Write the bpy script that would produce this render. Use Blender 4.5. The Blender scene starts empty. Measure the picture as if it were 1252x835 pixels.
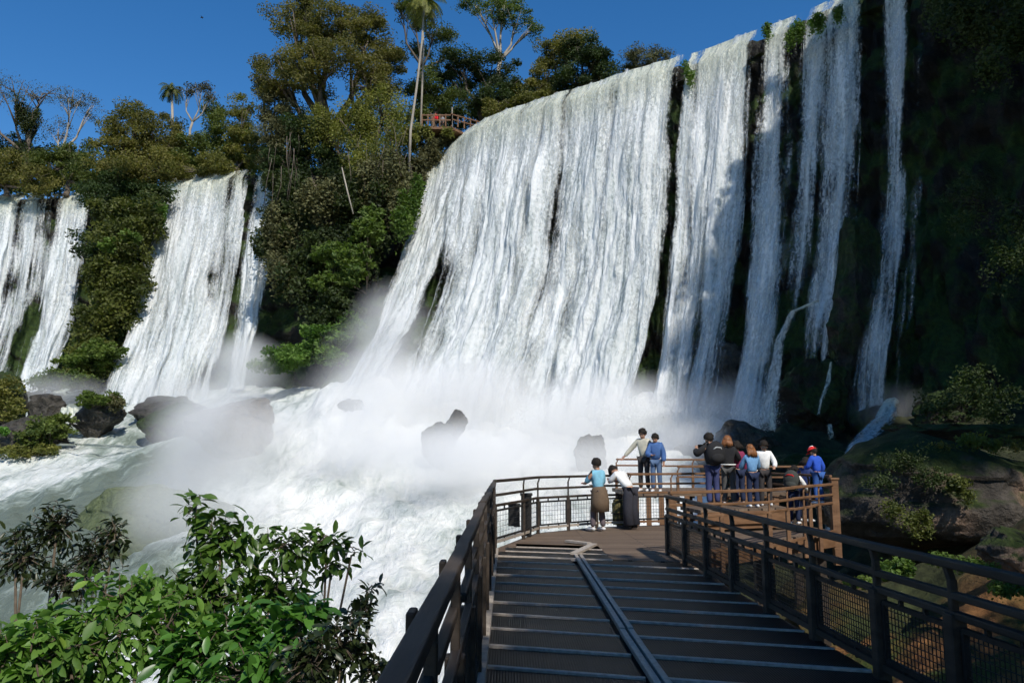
import bpy, bmesh, math, random
import numpy as np
from mathutils import Vector, Matrix
R = math.radians
rnd = random.Random(7)
C = bpy.context.scene.collection
sc = bpy.context.scene

# ------------------------------------------------------------------ camera, sky, sun, exposure
PITCH, YAW, F = R(8.16), R(0.29), 980.0
cam_d = bpy.data.cameras.new('camera'); cam = bpy.data.objects.new('camera', cam_d); C.objects.link(cam)
cam.rotation_euler = (R(90) + PITCH, 0, -YAW)
cam_d.sensor_width = 36; cam_d.lens = F / 1252 * 36
cam_d.clip_start = 0.05; cam_d.clip_end = 3000
sc.camera = cam
SUN_EL, SUN_AZ = R(45), R(22)          # azimuth: to the right of straight behind the camera
sdir = Vector((math.sin(SUN_AZ) * math.cos(SUN_EL), -math.cos(SUN_AZ) * math.cos(SUN_EL), math.sin(SUN_EL)))
w = bpy.data.worlds.new('World'); sc.world = w; w.use_nodes = True
nt = w.node_tree
bg = nt.nodes['Background']; sky = nt.nodes.new('ShaderNodeTexSky')
sky.sky_type = 'NISHITA'; sky.sun_disc = False
sky.sun_elevation = SUN_EL; sky.sun_rotation = math.atan2(sdir.x, sdir.y)
sky.altitude = 300; sky.air_density = 1.0; sky.dust_density = 0.0; sky.ozone_density = 3.0
hsv = nt.nodes.new('ShaderNodeHueSaturation'); hsv.inputs['Saturation'].default_value = 1.32; hsv.inputs['Value'].default_value = 1.32; hsv.inputs['Hue'].default_value = .503
nt.links.new(sky.outputs[0], hsv.inputs['Color']); nt.links.new(hsv.outputs[0], bg.inputs[0]); bg.inputs[1].default_value = 0.10
sl = bpy.data.lights.new('sun', 'SUN'); sl.energy = 4.8; sl.angle = R(0.5); sl.color = (1, .95, .87)
so = bpy.data.objects.new('sun', sl); C.objects.link(so)
so.rotation_euler = (-sdir).to_track_quat('-Z', 'Y').to_euler()
sc.view_settings.view_transform = 'Standard'; sc.view_settings.look = 'None'
sc.view_settings.gamma = 1; sc.view_settings.exposure = 0.0
cy = sc.cycles
cy.max_bounces = 8; cy.diffuse_bounces = 3; cy.glossy_bounces = 2; cy.transmission_bounces = 4
cy.transparent_max_bounces = 24; cy.volume_bounces = 4
cy.use_adaptive_sampling = True; cy.adaptive_threshold = 0.05
cy.caustics_reflective = False; cy.caustics_refractive = False
cy.use_denoising = True
cy.volume_max_steps = 40

# ------------------------------------------------------------------ helpers
_F = Vector((math.sin(YAW) * math.cos(PITCH), math.cos(YAW) * math.cos(PITCH), math.sin(PITCH)))
_R = Vector((math.cos(YAW), -math.sin(YAW), 0)); _U = _R.cross(_F)
def ray(px, py):
    return _F + _R * ((px - 626) / F) + _U * ((417.5 - py) / F)
def at(px, py, Y=None, z=None):
    d = ray(px, py)
    t = (Y / d.y) if Y is not None else (z / d.z)
    return d * t
def mpp(Y): return Y / F          # metres per photo pixel

def tag(o, label=None, cat=None, group=None, kind=None):
    if label: o['label'] = label
    if cat: o['category'] = cat
    if group: o['group'] = group
    if kind: o['kind'] = kind
    return o
def empty(name, loc, rz=0, label=None, cat=None, group=None):
    o = bpy.data.objects.new(name, None); C.objects.link(o)
    o.location = loc; o.rotation_euler = (0, 0, rz); o.empty_display_size = .2
    return tag(o, label, cat, group)
def link_mesh(name, me, mat=None, parent=None, loc=None):
    o = bpy.data.objects.new(name, me); C.objects.link(o)
    if mat and not me.materials: me.materials.append(mat)
    if parent: o.parent = parent
    if loc is not None: o.location = loc
    return o
def np_mesh(name, verts, faces, smooth=False, uv=None, attrs=None):
    """verts (n,3), faces (m,k) equal-size polygons; uv per vertex; attrs per-vertex floats"""
    verts = np.asarray(verts, dtype=np.float32); faces = np.asarray(faces, dtype=np.int32)
    me = bpy.data.meshes.new(name); n, (m, k) = len(verts), faces.shape
    me.vertices.add(n); me.vertices.foreach_set('co', verts.ravel())
    me.loops.add(m * k); me.loops.foreach_set('vertex_index', faces.ravel())
    me.polygons.add(m); me.polygons.foreach_set('loop_start', np.arange(0, m * k, k, dtype=np.int32))
    me.polygons.foreach_set('loop_total', np.full(m, k, dtype=np.int32))
    me.update(calc_edges=True)
    me.polygons.foreach_set('use_smooth', np.full(m, smooth, dtype=bool))
    if uv is not None:
        l = me.uv_layers.new(name='UVMap'); l.data.foreach_set('uv', np.asarray(uv, dtype=np.float32)[faces.ravel()].ravel())
    for kname, arr in (attrs or {}).items():
        a = me.attributes.new(kname, 'FLOAT', 'POINT'); a.data.foreach_set('value', np.asarray(arr, dtype=np.float32))
    return me
def grid_faces(nu, nv):
    i = np.arange(nu - 1)[:, None] * nv + np.arange(nv - 1)[None, :]
    i = i.ravel(); return np.stack([i, i + nv, i + nv + 1, i + 1], 1)

def _hash(ix, iy, iz, seed):
    h = (ix * 374761393 + iy * 668265263 + iz * 2147483647 + seed * 974634777) & 0xffffffff
    h = ((h ^ (h >> 13)) * 1274126177) & 0xffffffff
    h = ((h ^ (h >> 16)) * 2246822519) & 0xffffffff
    return ((h ^ (h >> 15)) & 0xffffff) / float(0xffffff)
def vn(x, y, z=0.0, seed=0):
    x, y, z = np.broadcast_arrays(np.asarray(x, float), np.asarray(y, float), np.asarray(z, float))
    fx, fy, fz = np.floor(x), np.floor(y), np.floor(z)
    ix, iy, iz = fx.astype(np.int64), fy.astype(np.int64), fz.astype(np.int64)
    u, v, t = x - fx, y - fy, z - fz
    u, v, t = u*u*(3-2*u), v*v*(3-2*v), t*t*(3-2*t)
    r = 0
    for a in (0, 1):
        for b in (0, 1):
            for c in (0, 1):
                r = r + _hash(ix+a, iy+b, iz+c, seed) * (u if a else 1-u) * (v if b else 1-v) * (t if c else 1-t)
    return r
def fbm(x, y, z=0.0, seed=0, oct=4, gain=.5):
    r, a, s = 0, 1.0, 0
    for k in range(oct):
        r = r + a * (vn(np.asarray(x) * 2**k, np.asarray(y) * 2**k, np.asarray(z) * 2**k, seed + k*17) - .5); s += a; a *= gain
    return r / s * 2        # about -1..1
def sstep(a, b, x):
    t = np.clip((np.asarray(x, float) - a) / (b - a), 0, 1); return t*t*(3-2*t)

# ------------------------------------------------------------------ materials
def mat(name, color, rough=.8, metal=0, spec=.3):
    m = bpy.data.materials.new(name); m.use_nodes = True
    b = m.node_tree.nodes['Principled BSDF']
    b.inputs['Base Color'].default_value = (*color, 1); b.inputs['Roughness'].default_value = rough
    b.inputs['Metallic'].default_value = metal; b.inputs['Specular IOR Level'].default_value = spec
    return m
def N(m, t, **kw):
    n = m.node_tree.nodes.new(t)
    for k, v in kw.items(): setattr(n, k, v)
    return n
def L(m, a, b): m.node_tree.links.new(a, b)
def coord(m, scale=(1, 1, 1), kind='Object'):
    tc = N(m, 'ShaderNodeTexCoord'); mp = N(m, 'ShaderNodeMapping'); mp.inputs['Scale'].default_value = scale
    L(m, tc.outputs[kind], mp.inputs[0]); return mp.outputs[0]
def noise(m, vec, scale, detail=4, rough=.5, dist=0):
    n = N(m, 'ShaderNodeTexNoise'); n.inputs['Scale'].default_value = scale; n.inputs['Detail'].default_value = detail
    n.inputs['Roughness'].default_value = rough; n.inputs['Distortion'].default_value = dist
    L(m, vec, n.inputs['Vector']); return n.outputs[0]
def ramp(m, fac, stops):
    r = N(m, 'ShaderNodeValToRGB'); e = r.color_ramp.elements
    while len(e) < len(stops): e.new(.5)
    for i, (p, c) in enumerate(stops):
        e[i].position = p; e[i].color = (*c, 1) if len(c) == 3 else c
    L(m, fac, r.inputs[0]); return r.outputs[0]
def math_n(m, op, a, b=None, c=None, clamp=False):
    n = N(m, 'ShaderNodeMath', operation=op); n.use_clamp = clamp
    for i, x in enumerate((a, b, c)):
        if x is None: continue
        if isinstance(x, (int, float)): n.inputs[i].default_value = x
        else: L(m, x, n.inputs[i])
    return n.outputs[0]
def bump(m, h, strength=.5, dist=.05):
    b = N(m, 'ShaderNodeBump'); b.inputs['Strength'].default_value = strength; b.inputs['Distance'].default_value = dist
    L(m, h, b.inputs['Height'])
    L(m, b.outputs[0], m.node_tree.nodes['Principled BSDF'].inputs['Normal'])
def bcol(m, c): L(m, c, m.node_tree.nodes['Principled BSDF'].inputs['Base Color'])

def noisy(name, c0, c1, scale=4, rough=.8, bs=.4, bd=.02, stretch=(1,1,1), metal=0, spec=.3):
    m = mat(name, c0, rough, metal, spec); v = coord(m, stretch)
    n = noise(m, v, scale, 6, .6); bcol(m, ramp(m, n, [(.3, c0), (.7, c1)])); bump(m, n, bs, bd); return m

def rock_mat(name, dark, light, moss0, moss1, mlo, mhi, scale=.5, wet=.45, up=.5, tan=None):
    m = mat(name, dark, wet, 0, .25)
    v = coord(m)
    n1 = noise(m, v, scale, 8, .62); n2 = noise(m, v, scale * 3.3, 8, .65); n3 = noise(m, v, scale * 9, 4, .6)
    rock = ramp(m, n2, [(.32, dark), (.7, light)])
    if tan:
        nt_ = noise(m, v, scale * .8, 4, .5)
        mixr = N(m, 'ShaderNodeMix', data_type='RGBA'); L(m, ramp(m, nt_, [(.5, (0,0,0)), (.62, (1,1,1))]), mixr.inputs[0])
        L(m, rock, mixr.inputs[6]); L(m, ramp(m, n3, [(.3, tan), (.7, tuple(x * .45 for x in tan))]), mixr.inputs[7]); rock = mixr.outputs[2]
    moss = ramp(m, n3, [(.3, moss0), (.7, moss1)])
    g = N(m, 'ShaderNodeNewGeometry'); s = N(m, 'ShaderNodeSeparateXYZ'); L(m, g.outputs['Normal'], s.inputs[0])
    f = math_n(m, 'MULTIPLY_ADD', s.outputs[2], up, n1)
    mr = N(m, 'ShaderNodeMapRange'); mr.inputs[1].default_value = mlo; mr.inputs[2].default_value = mhi; L(m, f, mr.inputs[0])
    mix = N(m, 'ShaderNodeMix', data_type='RGBA'); L(m, mr.outputs[0], mix.inputs[0]); L(m, rock, mix.inputs[6]); L(m, moss, mix.inputs[7])
    bcol(m, mix.outputs[2])
    bump(m, math_n(m, 'ADD', n2, math_n(m, 'MULTIPLY', n3, .5)), .9, .35)
    return m

def leaf_mat(name, c0, c1, rough=.5, trans=.3, tcol=None, spec=.35):
    m = mat(name, c0, rough, 0, spec)
    a = N(m, 'ShaderNodeAttribute'); a.attribute_name = 'tint'
    col = ramp(m, a.outputs['Fac'], [(0, c0), (.93, c1), (1, tuple(min(1, x * y_) for x, y_ in zip(c1, (1.25, 1.05, .9))))])
    oi = N(m, 'ShaderNodeObjectInfo')
    hs = N(m, 'ShaderNodeHueSaturation'); L(m, col, hs.inputs['Color'])
    L(m, math_n(m, 'MULTIPLY_ADD', oi.outputs['Random'], .03, .485), hs.inputs['Hue'])
    L(m, math_n(m, 'MULTIPLY_ADD', oi.outputs['Random'], .3, .85), hs.inputs['Value'])
    bcol(m, hs.outputs[0])
    tr = N(m, 'ShaderNodeBsdfTranslucent')
    tm = N(m, 'ShaderNodeMix', data_type='RGBA'); tm.blend_type = 'MULTIPLY'; tm.inputs[0].default_value = 1
    L(m, hs.outputs[0], tm.inputs[6]); tm.inputs[7].default_value = (*(tcol or (1.3, 1.5, .6)), 1)
    L(m, tm.outputs[2], tr.inputs[0])
    mx = N(m, 'ShaderNodeMixShader'); mx.inputs[0].default_value = trans
    out = m.node_tree.nodes['Material Output']; b = m.node_tree.nodes['Principled BSDF']
    L(m, b.outputs[0], mx.inputs[1]); L(m, tr.outputs[0], mx.inputs[2]); L(m, mx.outputs[0], out.inputs[0])
    return m

def water_mat(name, base_cov=0.0, tint=(.86, .89, .88)):
    m = mat(name, tint, .55, 0, .3)
    b = m.node_tree.nodes['Principled BSDF']; out = m.node_tree.nodes['Material Output']
    at_ = N(m, 'ShaderNodeAttribute'); at_.attribute_name = 'flow'
    s1 = noise(m, coord(m, (1.1, .07, 1), 'UV'), 1.0, 5, .6)
    s2 = noise(m, coord(m, (2.6, .16, 1), 'UV'), 1.0, 4, .55, .2)
    s3 = noise(m, coord(m, (6.0, 2.6, 1), 'UV'), 1.0, 5, .75, .8)
    s = math_n(m, 'ADD', math_n(m, 'MULTIPLY_ADD', s1, 1.0, -.5), math_n(m, 'MULTIPLY_ADD', s2, .8, -.4))
    suv = N(m, 'ShaderNodeSeparateXYZ'); L(m, coord(m, (1, 1, 1), 'UV'), suv.inputs[0]); vv = math_n(m, 'MODULO', suv.outputs[1], 57.3)
    soft = N(m, 'ShaderNodeMapRange'); soft.inputs[1].default_value = 2; soft.inputs[2].default_value = 28; soft.inputs[3].default_value = 1.35; soft.inputs[4].default_value = .75; L(m, vv, soft.inputs[0])
    s = math_n(m, 'ADD', s, math_n(m, 'MULTIPLY', math_n(m, 'SUBTRACT', s3, .5), soft.outputs[0]))
    cov = math_n(m, 'MULTIPLY_ADD', at_.outputs['Fac'], 1.3, s)
    mr = N(m, 'ShaderNodeMapRange'); mr.interpolation_type = 'SMOOTHSTEP'
    mr.inputs[1].default_value = .35 - base_cov; mr.inputs[2].default_value = 1.1 - base_cov; L(m, cov, mr.inputs[0])
    # thin water shows the green of the river, foam is white
    wc = ramp(m, math_n(m, 'ADD', s, .5), [(.2, (.30, .36, .36)), (.45, (.70, .74, .74)), (.75, (.95, .96, .95))])
    lip = N(m, 'ShaderNodeMapRange'); lip.inputs[1].default_value = 4.5; lip.inputs[2].default_value = .3; lip.inputs[3].default_value = 0; lip.inputs[4].default_value = .55; L(m, vv, lip.inputs[0])
    lm = N(m, 'ShaderNodeMix', data_type='RGBA'); lm.blend_type = 'MULTIPLY'; L(m, lip.outputs[0], lm.inputs[0]); L(m, wc, lm.inputs[6]); lm.inputs[7].default_value = (.86, .84, .56, 1)   # silty river water going over the lip
    bcol(m, lm.outputs[2])
    bump(m, math_n(m, 'ADD', math_n(m, 'MULTIPLY', s3, 1.0), math_n(m, 'MULTIPLY', s2, .9)), .6, .35)
    tr = N(m, 'ShaderNodeBsdfTranslucent'); tr.inputs[0].default_value = (.8, .85, .85, 1)
    mx0 = N(m, 'ShaderNodeMixShader'); mx0.inputs[0].default_value = .25
    L(m, b.outputs[0], mx0.inputs[1]); L(m, tr.outputs[0], mx0.inputs[2])
    tp = N(m, 'ShaderNodeBsdfTransparent'); mx = N(m, 'ShaderNodeMixShader')
    L(m, mr.outputs[0], mx.inputs[0]); L(m, tp.outputs[0], mx.inputs[1]); L(m, mx0.outputs[0], mx.inputs[2])
    L(m, mx.outputs[0], out.inputs[0])
    return m

def foam_mat():
    m = mat('white_water', (.85, .88, .86), .5, 0, .3)
    v = coord(m, (1, 1, 1))
    n1 = noise(m, v, .16, 4, .55, .5); mpv = coord(m, (1.3, .4, .6)); mpv.node.inputs['Rotation'].default_value = (0, 0, -.5)
    n2 = noise(m, mpv, .8, 8, .68, .9); n3 = noise(m, v, 2.6, 6, .65, .5)
    a = N(m, 'ShaderNodeAttribute'); a.attribute_name = 'flow'
    f = math_n(m, 'ADD', math_n(m, 'MULTIPLY_ADD', n1, .8, -.4), math_n(m, 'MULTIPLY_ADD', n2, 1.0, -.5))
    f = math_n(m, 'ADD', f, math_n(m, 'MULTIPLY_ADD', n3, .35, -.175))
    f = math_n(m, 'ADD', f, a.outputs['Fac'])
    bcol(m, ramp(m, f, [(.28, (.13, .16, .13)), (.45, (.28, .33, .29)), (.6, (.57, .60, .56)), (.85, (.82, .82, .78))]))
    bump(m, math_n(m, 'ADD', n2, math_n(m, 'MULTIPLY', n3, .4)), .7, .5)
    return m

M = {}
M['cliff'] = rock_mat('cliff_rock', (.005, .0045, .004), (.022, .019, .015), (.010, .022, .004), (.036, .065, .010), .48, .62, .32, .7, .25)
M['moss_rock'] = rock_mat('mossy_rock', (.008, .007, .006), (.04, .034, .027), (.010, .018, .004), (.035, .058, .010), .42, .58, .5, .6, .3)
M['wet_rock'] = rock_mat('wet_rock', (.02, .018, .015), (.09, .08, .065), (.03, .05, .012), (.06, .10, .02), .75, .95, .5, .4, .3)
M['brown_rock'] = rock_mat('brown_wet_rock', (.05, .038, .03), (.17, .13, .10), (.04, .05, .02), (.09, .10, .04), .75, .95, .5, .4, .3)
M['tan_rock'] = rock_mat('tan_rock', (.025, .022, .018), (.10, .085, .07), (.010, .018, .004), (.032, .050, .009), .58, .72, .45, .8, .35, tan=(.30, .20, .14))
M['ground'] = noisy('red_earth', (.22, .085, .03), (.34, .15, .06), 1.2, .95, .6, .08)
M['plateau'] = noisy('forest_floor', (.02, .03, .01), (.05, .06, .02), .4, .95)
M['water'] = water_mat('falling_water', .12)
M['thin_water'] = water_mat('thin_falling_water', -.02)
M['foam'] = foam_mat()
M['leaf_olive'] = leaf_mat('foliage_olive', (.07, .078, .014), (.22, .21, .05), .6, .35)
M['leaf_green'] = leaf_mat('foliage_green', (.042, .062, .011), (.13, .155, .03), .55, .3)
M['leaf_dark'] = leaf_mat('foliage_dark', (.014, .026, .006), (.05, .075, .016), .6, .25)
M['leaf_brown'] = leaf_mat('foliage_brown', (.055, .058, .022), (.135, .13, .052), .7, .2, (1.2, 1.1, .8))
M['leaf_grass'] = leaf_mat('foliage_grass', (.05, .10, .015), (.13, .20, .035), .6, .35)
M['leaf_bright'] = leaf_mat('shrub_leaf_bright', (.06, .125, .018), (.15, .28, .045), .55, .35, (1.2, 1.5, .5), .5)
M['leaf_mid'] = leaf_mat('shrub_leaf_mid', (.035, .085, .012), (.09, .19, .028), .38, .3, None, .5)
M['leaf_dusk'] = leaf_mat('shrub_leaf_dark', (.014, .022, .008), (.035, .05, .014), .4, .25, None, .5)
M['bark'] = noisy('bark', (.07, .055, .04), (.16, .13, .10), 3, .9, .6, .05, (1, 1, .2))
M['bark_pale'] = noisy('pale_bark', (.22, .19, .15), (.38, .34, .28), 3, .9, .4, .03, (1, 1, .2))
M['twig'] = noisy('twig_bark', (.06, .045, .03), (.13, .10, .07), 20, .85, .3, .003)
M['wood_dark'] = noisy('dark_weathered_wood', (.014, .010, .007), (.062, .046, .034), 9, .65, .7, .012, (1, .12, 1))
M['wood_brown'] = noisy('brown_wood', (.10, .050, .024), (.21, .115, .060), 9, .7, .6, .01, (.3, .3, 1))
M['deck_panel'] = None
M['steel_dark'] = noisy('dark_steel', (.012, .012, .012), (.03, .028, .026), 14, .5, .2, .003, metal=.3)
M['batten'] = noisy('grey_batten', (.27, .23, .19), (.46, .40, .34), 18, .55, .4, .004, (1, 1, 1))
M['skin'] = noisy('skin', (.36, .19, .12), (.44, .25, .17), 6, .55, .05, .001)
M['hair_black'] = noisy('black_hair', (.006, .005, .004), (.022, .016, .012), 40, .85, .6, .01, (1, 1, .15))
M['hair_brown'] = noisy('auburn_hair', (.10, .035, .012), (.28, .12, .045), 40, .5, .6, .01, (1, 1, .15))
def cloth(name, c, k=.75): 
    if name not in M: M[name] = noisy(name, tuple(x * k for x in c), c, 14, .9, .35, .01)
    return M[name]

def deck_mat():
    m = mat('deck_grating', (.06, .055, .05), .5, 0, .1)
    v = coord(m)
    wv = N(m, 'ShaderNodeTexWave'); wv.inputs['Scale'].default_value = 14; wv.bands_direction = 'X'; wv.inputs['Distortion'].default_value = .2
    L(m, v, wv.inputs[0])
    n = noise(m, v, 2.3, 7, .65)
    bcol(m, ramp(m, n, [(.42, (.004, .004, .004)), (.76, (.028, .022, .018))]))
    bump(m, math_n(m, 'ADD', wv.outputs[1], math_n(m, 'MULTIPLY', n, .6)), .5, .006)
    return m
M['deck_panel'] = deck_mat()
def plank_mat():
    m = mat('lookout_planks', (.2, .15, .1), .75)
    v = coord(m, (1, 1, 1))
    br = N(m, 'ShaderNodeTexBrick'); br.inputs['Scale'].default_value = 1; br.inputs['Brick Width'].default_value = 2.6; br.inputs['Row Height'].default_value = .14
    br.inputs['Mortar Size'].default_value = .009; br.offset = .4
    br.inputs['Color1'].default_value = (.12, .085, .06, 1); br.inputs['Color2'].default_value = (.20, .145, .10, 1); br.inputs['Mortar'].default_value = (.015, .01, .01, 1)
    L(m, v, br.inputs['Vector'])
    n = noise(m, coord(m, (1, 8, 1)), 3, 6, .6)
    mx = N(m, 'ShaderNodeMix', data_type='RGBA'); mx.blend_type = 'MULTIPLY'; mx.inputs[0].default_value = .6
    L(m, br.outputs[0], mx.inputs[6]); L(m, ramp(m, n, [(.3, (.5, .5, .5)), (.7, (1.2, 1.15, 1.1))]), mx.inputs[7]); bcol(m, mx.outputs[2])
    bump(m, math_n(m, 'SUBTRACT', n, math_n(m, 'MULTIPLY', br.outputs[1], 2.0)), .4, .006)
    return m
M['planks'] = plank_mat()

# ------------------------------------------------------------------ mesh builder
class MB:
    def __init__(s): s.v = []; s.f = []
    def box(s, c, size, rz=0):
        c = Vector(c); i = len(s.v); m = Matrix.Rotation(rz, 3, 'Z')
        for x in (-.5, .5):
            for y in (-.5, .5):
                for z in (-.5, .5): s.v.append(c + m @ Vector((x*size[0], y*size[1], z*size[2])))
        for q in ((0,1,3,2),(4,6,7,5),(0,4,5,1),(2,3,7,6),(0,2,6,4),(1,5,7,3)): s.f.append([i+k for k in q])
    def beam(s, p, q, wd, ht, up=(0, 0, 1)):
        p, q = Vector(p), Vector(q); d = (q - p); 
        if d.length < 1e-6: return
        d.normalize(); side = d.cross(Vector(up))
        if side.length < 1e-3: side = d.cross(Vector((1, 0, 0)))
        side.normalize(); u = side.cross(d); i = len(s.v)
        for e in (p, q):
            for a, b in ((-1,-1),(1,-1),(1,1),(-1,1)): s.v.append(e + side*(a*wd/2) + u*(b*ht/2))
        for k in range(4): s.f.append([i+k, i+(k+1)%4, i+4+(k+1)%4, i+4+k])
        s.f.append([i+3, i+2, i+1, i]); s.f.append([i+4, i+5, i+6, i+7])
    def tube(s, pts, rads, n=7):
        pts = [Vector(p) for p in pts]; i0 = len(s.v); prev = None
        for k, p in enumerate(pts):
            d = (pts[min(k+1, len(pts)-1)] - pts[max(k-1, 0)])
            if d.length < 1e-7: d = Vector((0,0,1))
            d.normalize()
            a = prev if prev is not None else (Vector((1,0,0)) if abs(d.x) < .9 else Vector((0,1,0)))
            a = (a - d * a.dot(d)).normalized(); prev = a; b = d.cross(a)
            r = rads[k] if not isinstance(rads, (int, float)) else rads
            for j in range(n):
                t = 2*math.pi*j/n; s.v.append(p + a*(r*math.cos(t)) + b*(r*math.sin(t)))
        for k in range(len(pts)-1):
            for j in range(n):
                s.f.append([i0+k*n+j, i0+k*n+(j+1)%n, i0+(k+1)*n+(j+1)%n, i0+(k+1)*n+j])
        s.f.append([i0+j for j in range(n)][::-1]); s.f.append([i0+(len(pts)-1)*n+j for j in range(n)])
    def ball(s, c, r, nu=10, nv=7, disp=0):
        c = Vector(c); i0 = len(s.v); r = r if hasattr(r, '__len__') else (r, r, r)
        for a in range(nv+1):
            th = math.pi*a/nv
            for b in range(nu):
                ph = 2*math.pi*b/nu; k = 1 + disp*(rnd.random()-.5)
                s.v.append(c + Vector((r[0]*k*math.sin(th)*math.cos(ph), r[1]*k*math.sin(th)*math.sin(ph), r[2]*k*math.cos(th))))
        for a in range(nv):
            for b in range(nu):
                s.f.append([i0+a*nu+b, i0+(a+1)*nu+b, i0+(a+1)*nu+(b+1)%nu, i0+a*nu+(b+1)%nu])
    def build(s, name, m, parent=None, smooth=False, bevel=0, origin=None):
        me = bpy.data.meshes.new(name)
        if origin is not None: vs = [v - Vector(origin) for v in s.v]
        else: vs = s.v
        me.from_pydata(vs, [], s.f); me.materials.append(m)
        if smooth: me.polygons.foreach_set('use_smooth', [True]*len(me.polygons))
        o = link_mesh(name, me, None, parent, origin)
        if bevel:
            b = o.modifiers.new('bevel', 'BEVEL'); b.width = bevel; b.segments = 2; b.limit_method = 'ANGLE'
        return o

# ------------------------------------------------------------------ the cliff line: brink (top) and foot (base), left to right
Wp = lambda *a: Vector(a)
CL = [  # (key px at the brink, top, base)
    (-400, Wp(-190, 110, 32), Wp(-180, 96, 8)), (-160, Wp(-110, 100, 31), Wp(-104, 86, 7)),
    (-30, at(-30, 244, z=31), at(-62, 470, Y=82)), (0, at(0, 243, z=31), at(-28, 472, Y=82)), (60, at(60, 241, z=31), at(28, 480, Y=81)),
    (115, at(115, 238, z=31), at(82, 482, Y=79)), (150, at(150, 234, Y=86), at(104, 478, Y=76)), (200, at(200, 223, z=31), at(136, 478, Y=75)),
    (240, at(240, 218, z=31), at(188, 487, Y=74)), (280, at(280, 215, z=31), at(236, 487, Y=74)), (300, at(300, 212, z=31), at(268, 474, Y=75)),
    (320, at(320, 210, z=31), at(292, 472, Y=75)), (338, at(338, 208, z=31), at(318, 466, Y=74)), (400, at(400, 205, Y=75), at(380, 440, Y=67)),
    (480, at(480, 205, Y=73), at(425, 430, Y=66)), (522, at(520, 222, Y=75), at(408, 466, Y=61)), (548, at(548, 174, z=31), at(458, 482, Y=60)),
    (600, at(600, 146, z=31), at(545, 495, Y=59)), (700, at(700, 115, z=31), at(650, 505, Y=56)), (760, at(760, 97, z=31), at(722, 510, Y=54)),
    (830, at(830, 78, z=31), at(800, 515, Y=51)), (875, at(875, 62, z=31), at(846, 520, Y=49)), (920, at(920, 45, z=31), at(882, 520, Y=48)),
    (965, at(965, 28, z=31), at(932, 515, Y=46)), (1000, at(1000, 12, z=31), at(975, 510, Y=45)), (1050, at(1050, -10, z=31), at(1030, 505, Y=43.5)),
    (1100, at(1100, -30, z=31), at(1088, 482, Y=42)), (1140, at(1140, -50, z=31), at(1128, 482, Y=40)),
    (1300, Wp(30.5, 41, 34), Wp(24.5, 36, 0)), (1500, Wp(31, 30, 36), Wp(26, 27, -2)), (1800, Wp(33, 12, 38), Wp(29, 10, -3)), (2100, Wp(38, -20, 38), Wp(34, -22, -3)), (2500, Wp(44,-70,38), Wp(40,-70,-3))]
_k = np.array([c[0] for c in CL], float)
_T = np.array([list(c[1]) for c in CL]); _B = np.array([list(c[2]) for c in CL])
def cliff_top(s): return np.stack([np.interp(s, _k, _T[:, i]) for i in range(3)], -1)
def cliff_base(s): return np.stack([np.interp(s, _k, _B[:, i]) for i in range(3)], -1)
def smooth_key(s):   # lightly smoothed curves
    w_ = [(-18, .25), (0, .5), (18, .25)]
    return sum(cliff_top(s + d) * a for d, a in w_), sum(cliff_base(s + d) * a for d, a in w_)
def cliff_normal(s):
    e = 12.0; t = smooth_key(s + e)[0] - smooth_key(s - e)[0]
    n = np.stack([t[..., 1], -t[..., 0], np.zeros_like(t[..., 0])], -1)
    return n / np.maximum(np.linalg.norm(n, axis=-1, keepdims=True), 1e-6)

def fall_surface(s, wv, power, out):
    """s (nu,), wv (nv,) 0 top..1 foot -> (nu,nv,3), pushed 'out' metres off the line"""
    T, B = smooth_key(s); n = cliff_normal(s)
    wv = np.asarray(wv)[None, :, None]; T = T[:, None, :]; B = B[:, None, :]
    P = np.empty((len(s), wv.shape[1], 3))
    h = np.sign(wv) * np.abs(wv) ** power
    P[..., :2] = T[..., :2] + (B[..., :2] - T[..., :2]) * h
    P[..., 2:] = T[..., 2:] + (B[..., 2:] - T[..., 2:]) * wv
    o = out(s[:, None], wv[..., 0]) if callable(out) else np.full(P.shape[:2], out)
    return P + n[:, None, :] * o[..., None]

# rock face
s = np.concatenate([np.linspace(-400, -40, 50), np.linspace(-38, 1140, 420), np.linspace(1146, 2500, 220)])
wv = np.linspace(-.02, 1.22, 110)
def rock_out(s_, w_):
    a = s_ * .08; b = w_ * 30
    led = fbm(a * .5, b * .30, 0, 3, 4) * 1.5 + fbm(a * 2.2, b * .9, 0, 9, 3) * .5
    step = (np.floor(b * .32 + fbm(a*.6, b*.05, 0, 5, 2) * 1.5) % 2) * .45
    return -1.9 + led * sstep(0, .08, w_) + step - 1.0 * sstep(.15, .5, w_) * sstep(1., .6, w_)
P = fall_surface(s, np.clip(wv, -.02, 1.25), 1.5, rock_out)
me = np_mesh('cliff', P.reshape(-1, 3), grid_faces(len(s), len(wv)), True)
tag(link_mesh('cliff', me, M['cliff']), 'dark wet basalt cliff with patches of moss behind the waterfalls', None, None, 'structure')

# plateau behind the brink
T_, _ = smooth_key(s); n_ = cliff_normal(s)
rows = []
for d in (-2.2, 1.5, 6, 20, 60, 300, 900):
    q = T_ - n_ * d; q = q.copy(); q[:, 2] = np.maximum(T_[:, 2], 30) - (.9 if d < 2 else .6) + (0 if d < 10 else d * .004) + fbm(s * .1, d * .3, 0, 2, 3) * (.15 if d < 3 else .5); rows.append(q)
# front edge hangs slightly under the lip
P = np.stack(rows, 1); P[:, 0, :2] = (T_ + n_ * -1.2)[:, :2]
tag(link_mesh('plateau_ground', np_mesh('plateau_ground', P.reshape(-1, 3), grid_faces(len(s), len(rows)), True), M['plateau']), 'flat forest ground above the cliff', None, None, 'structure')

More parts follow.
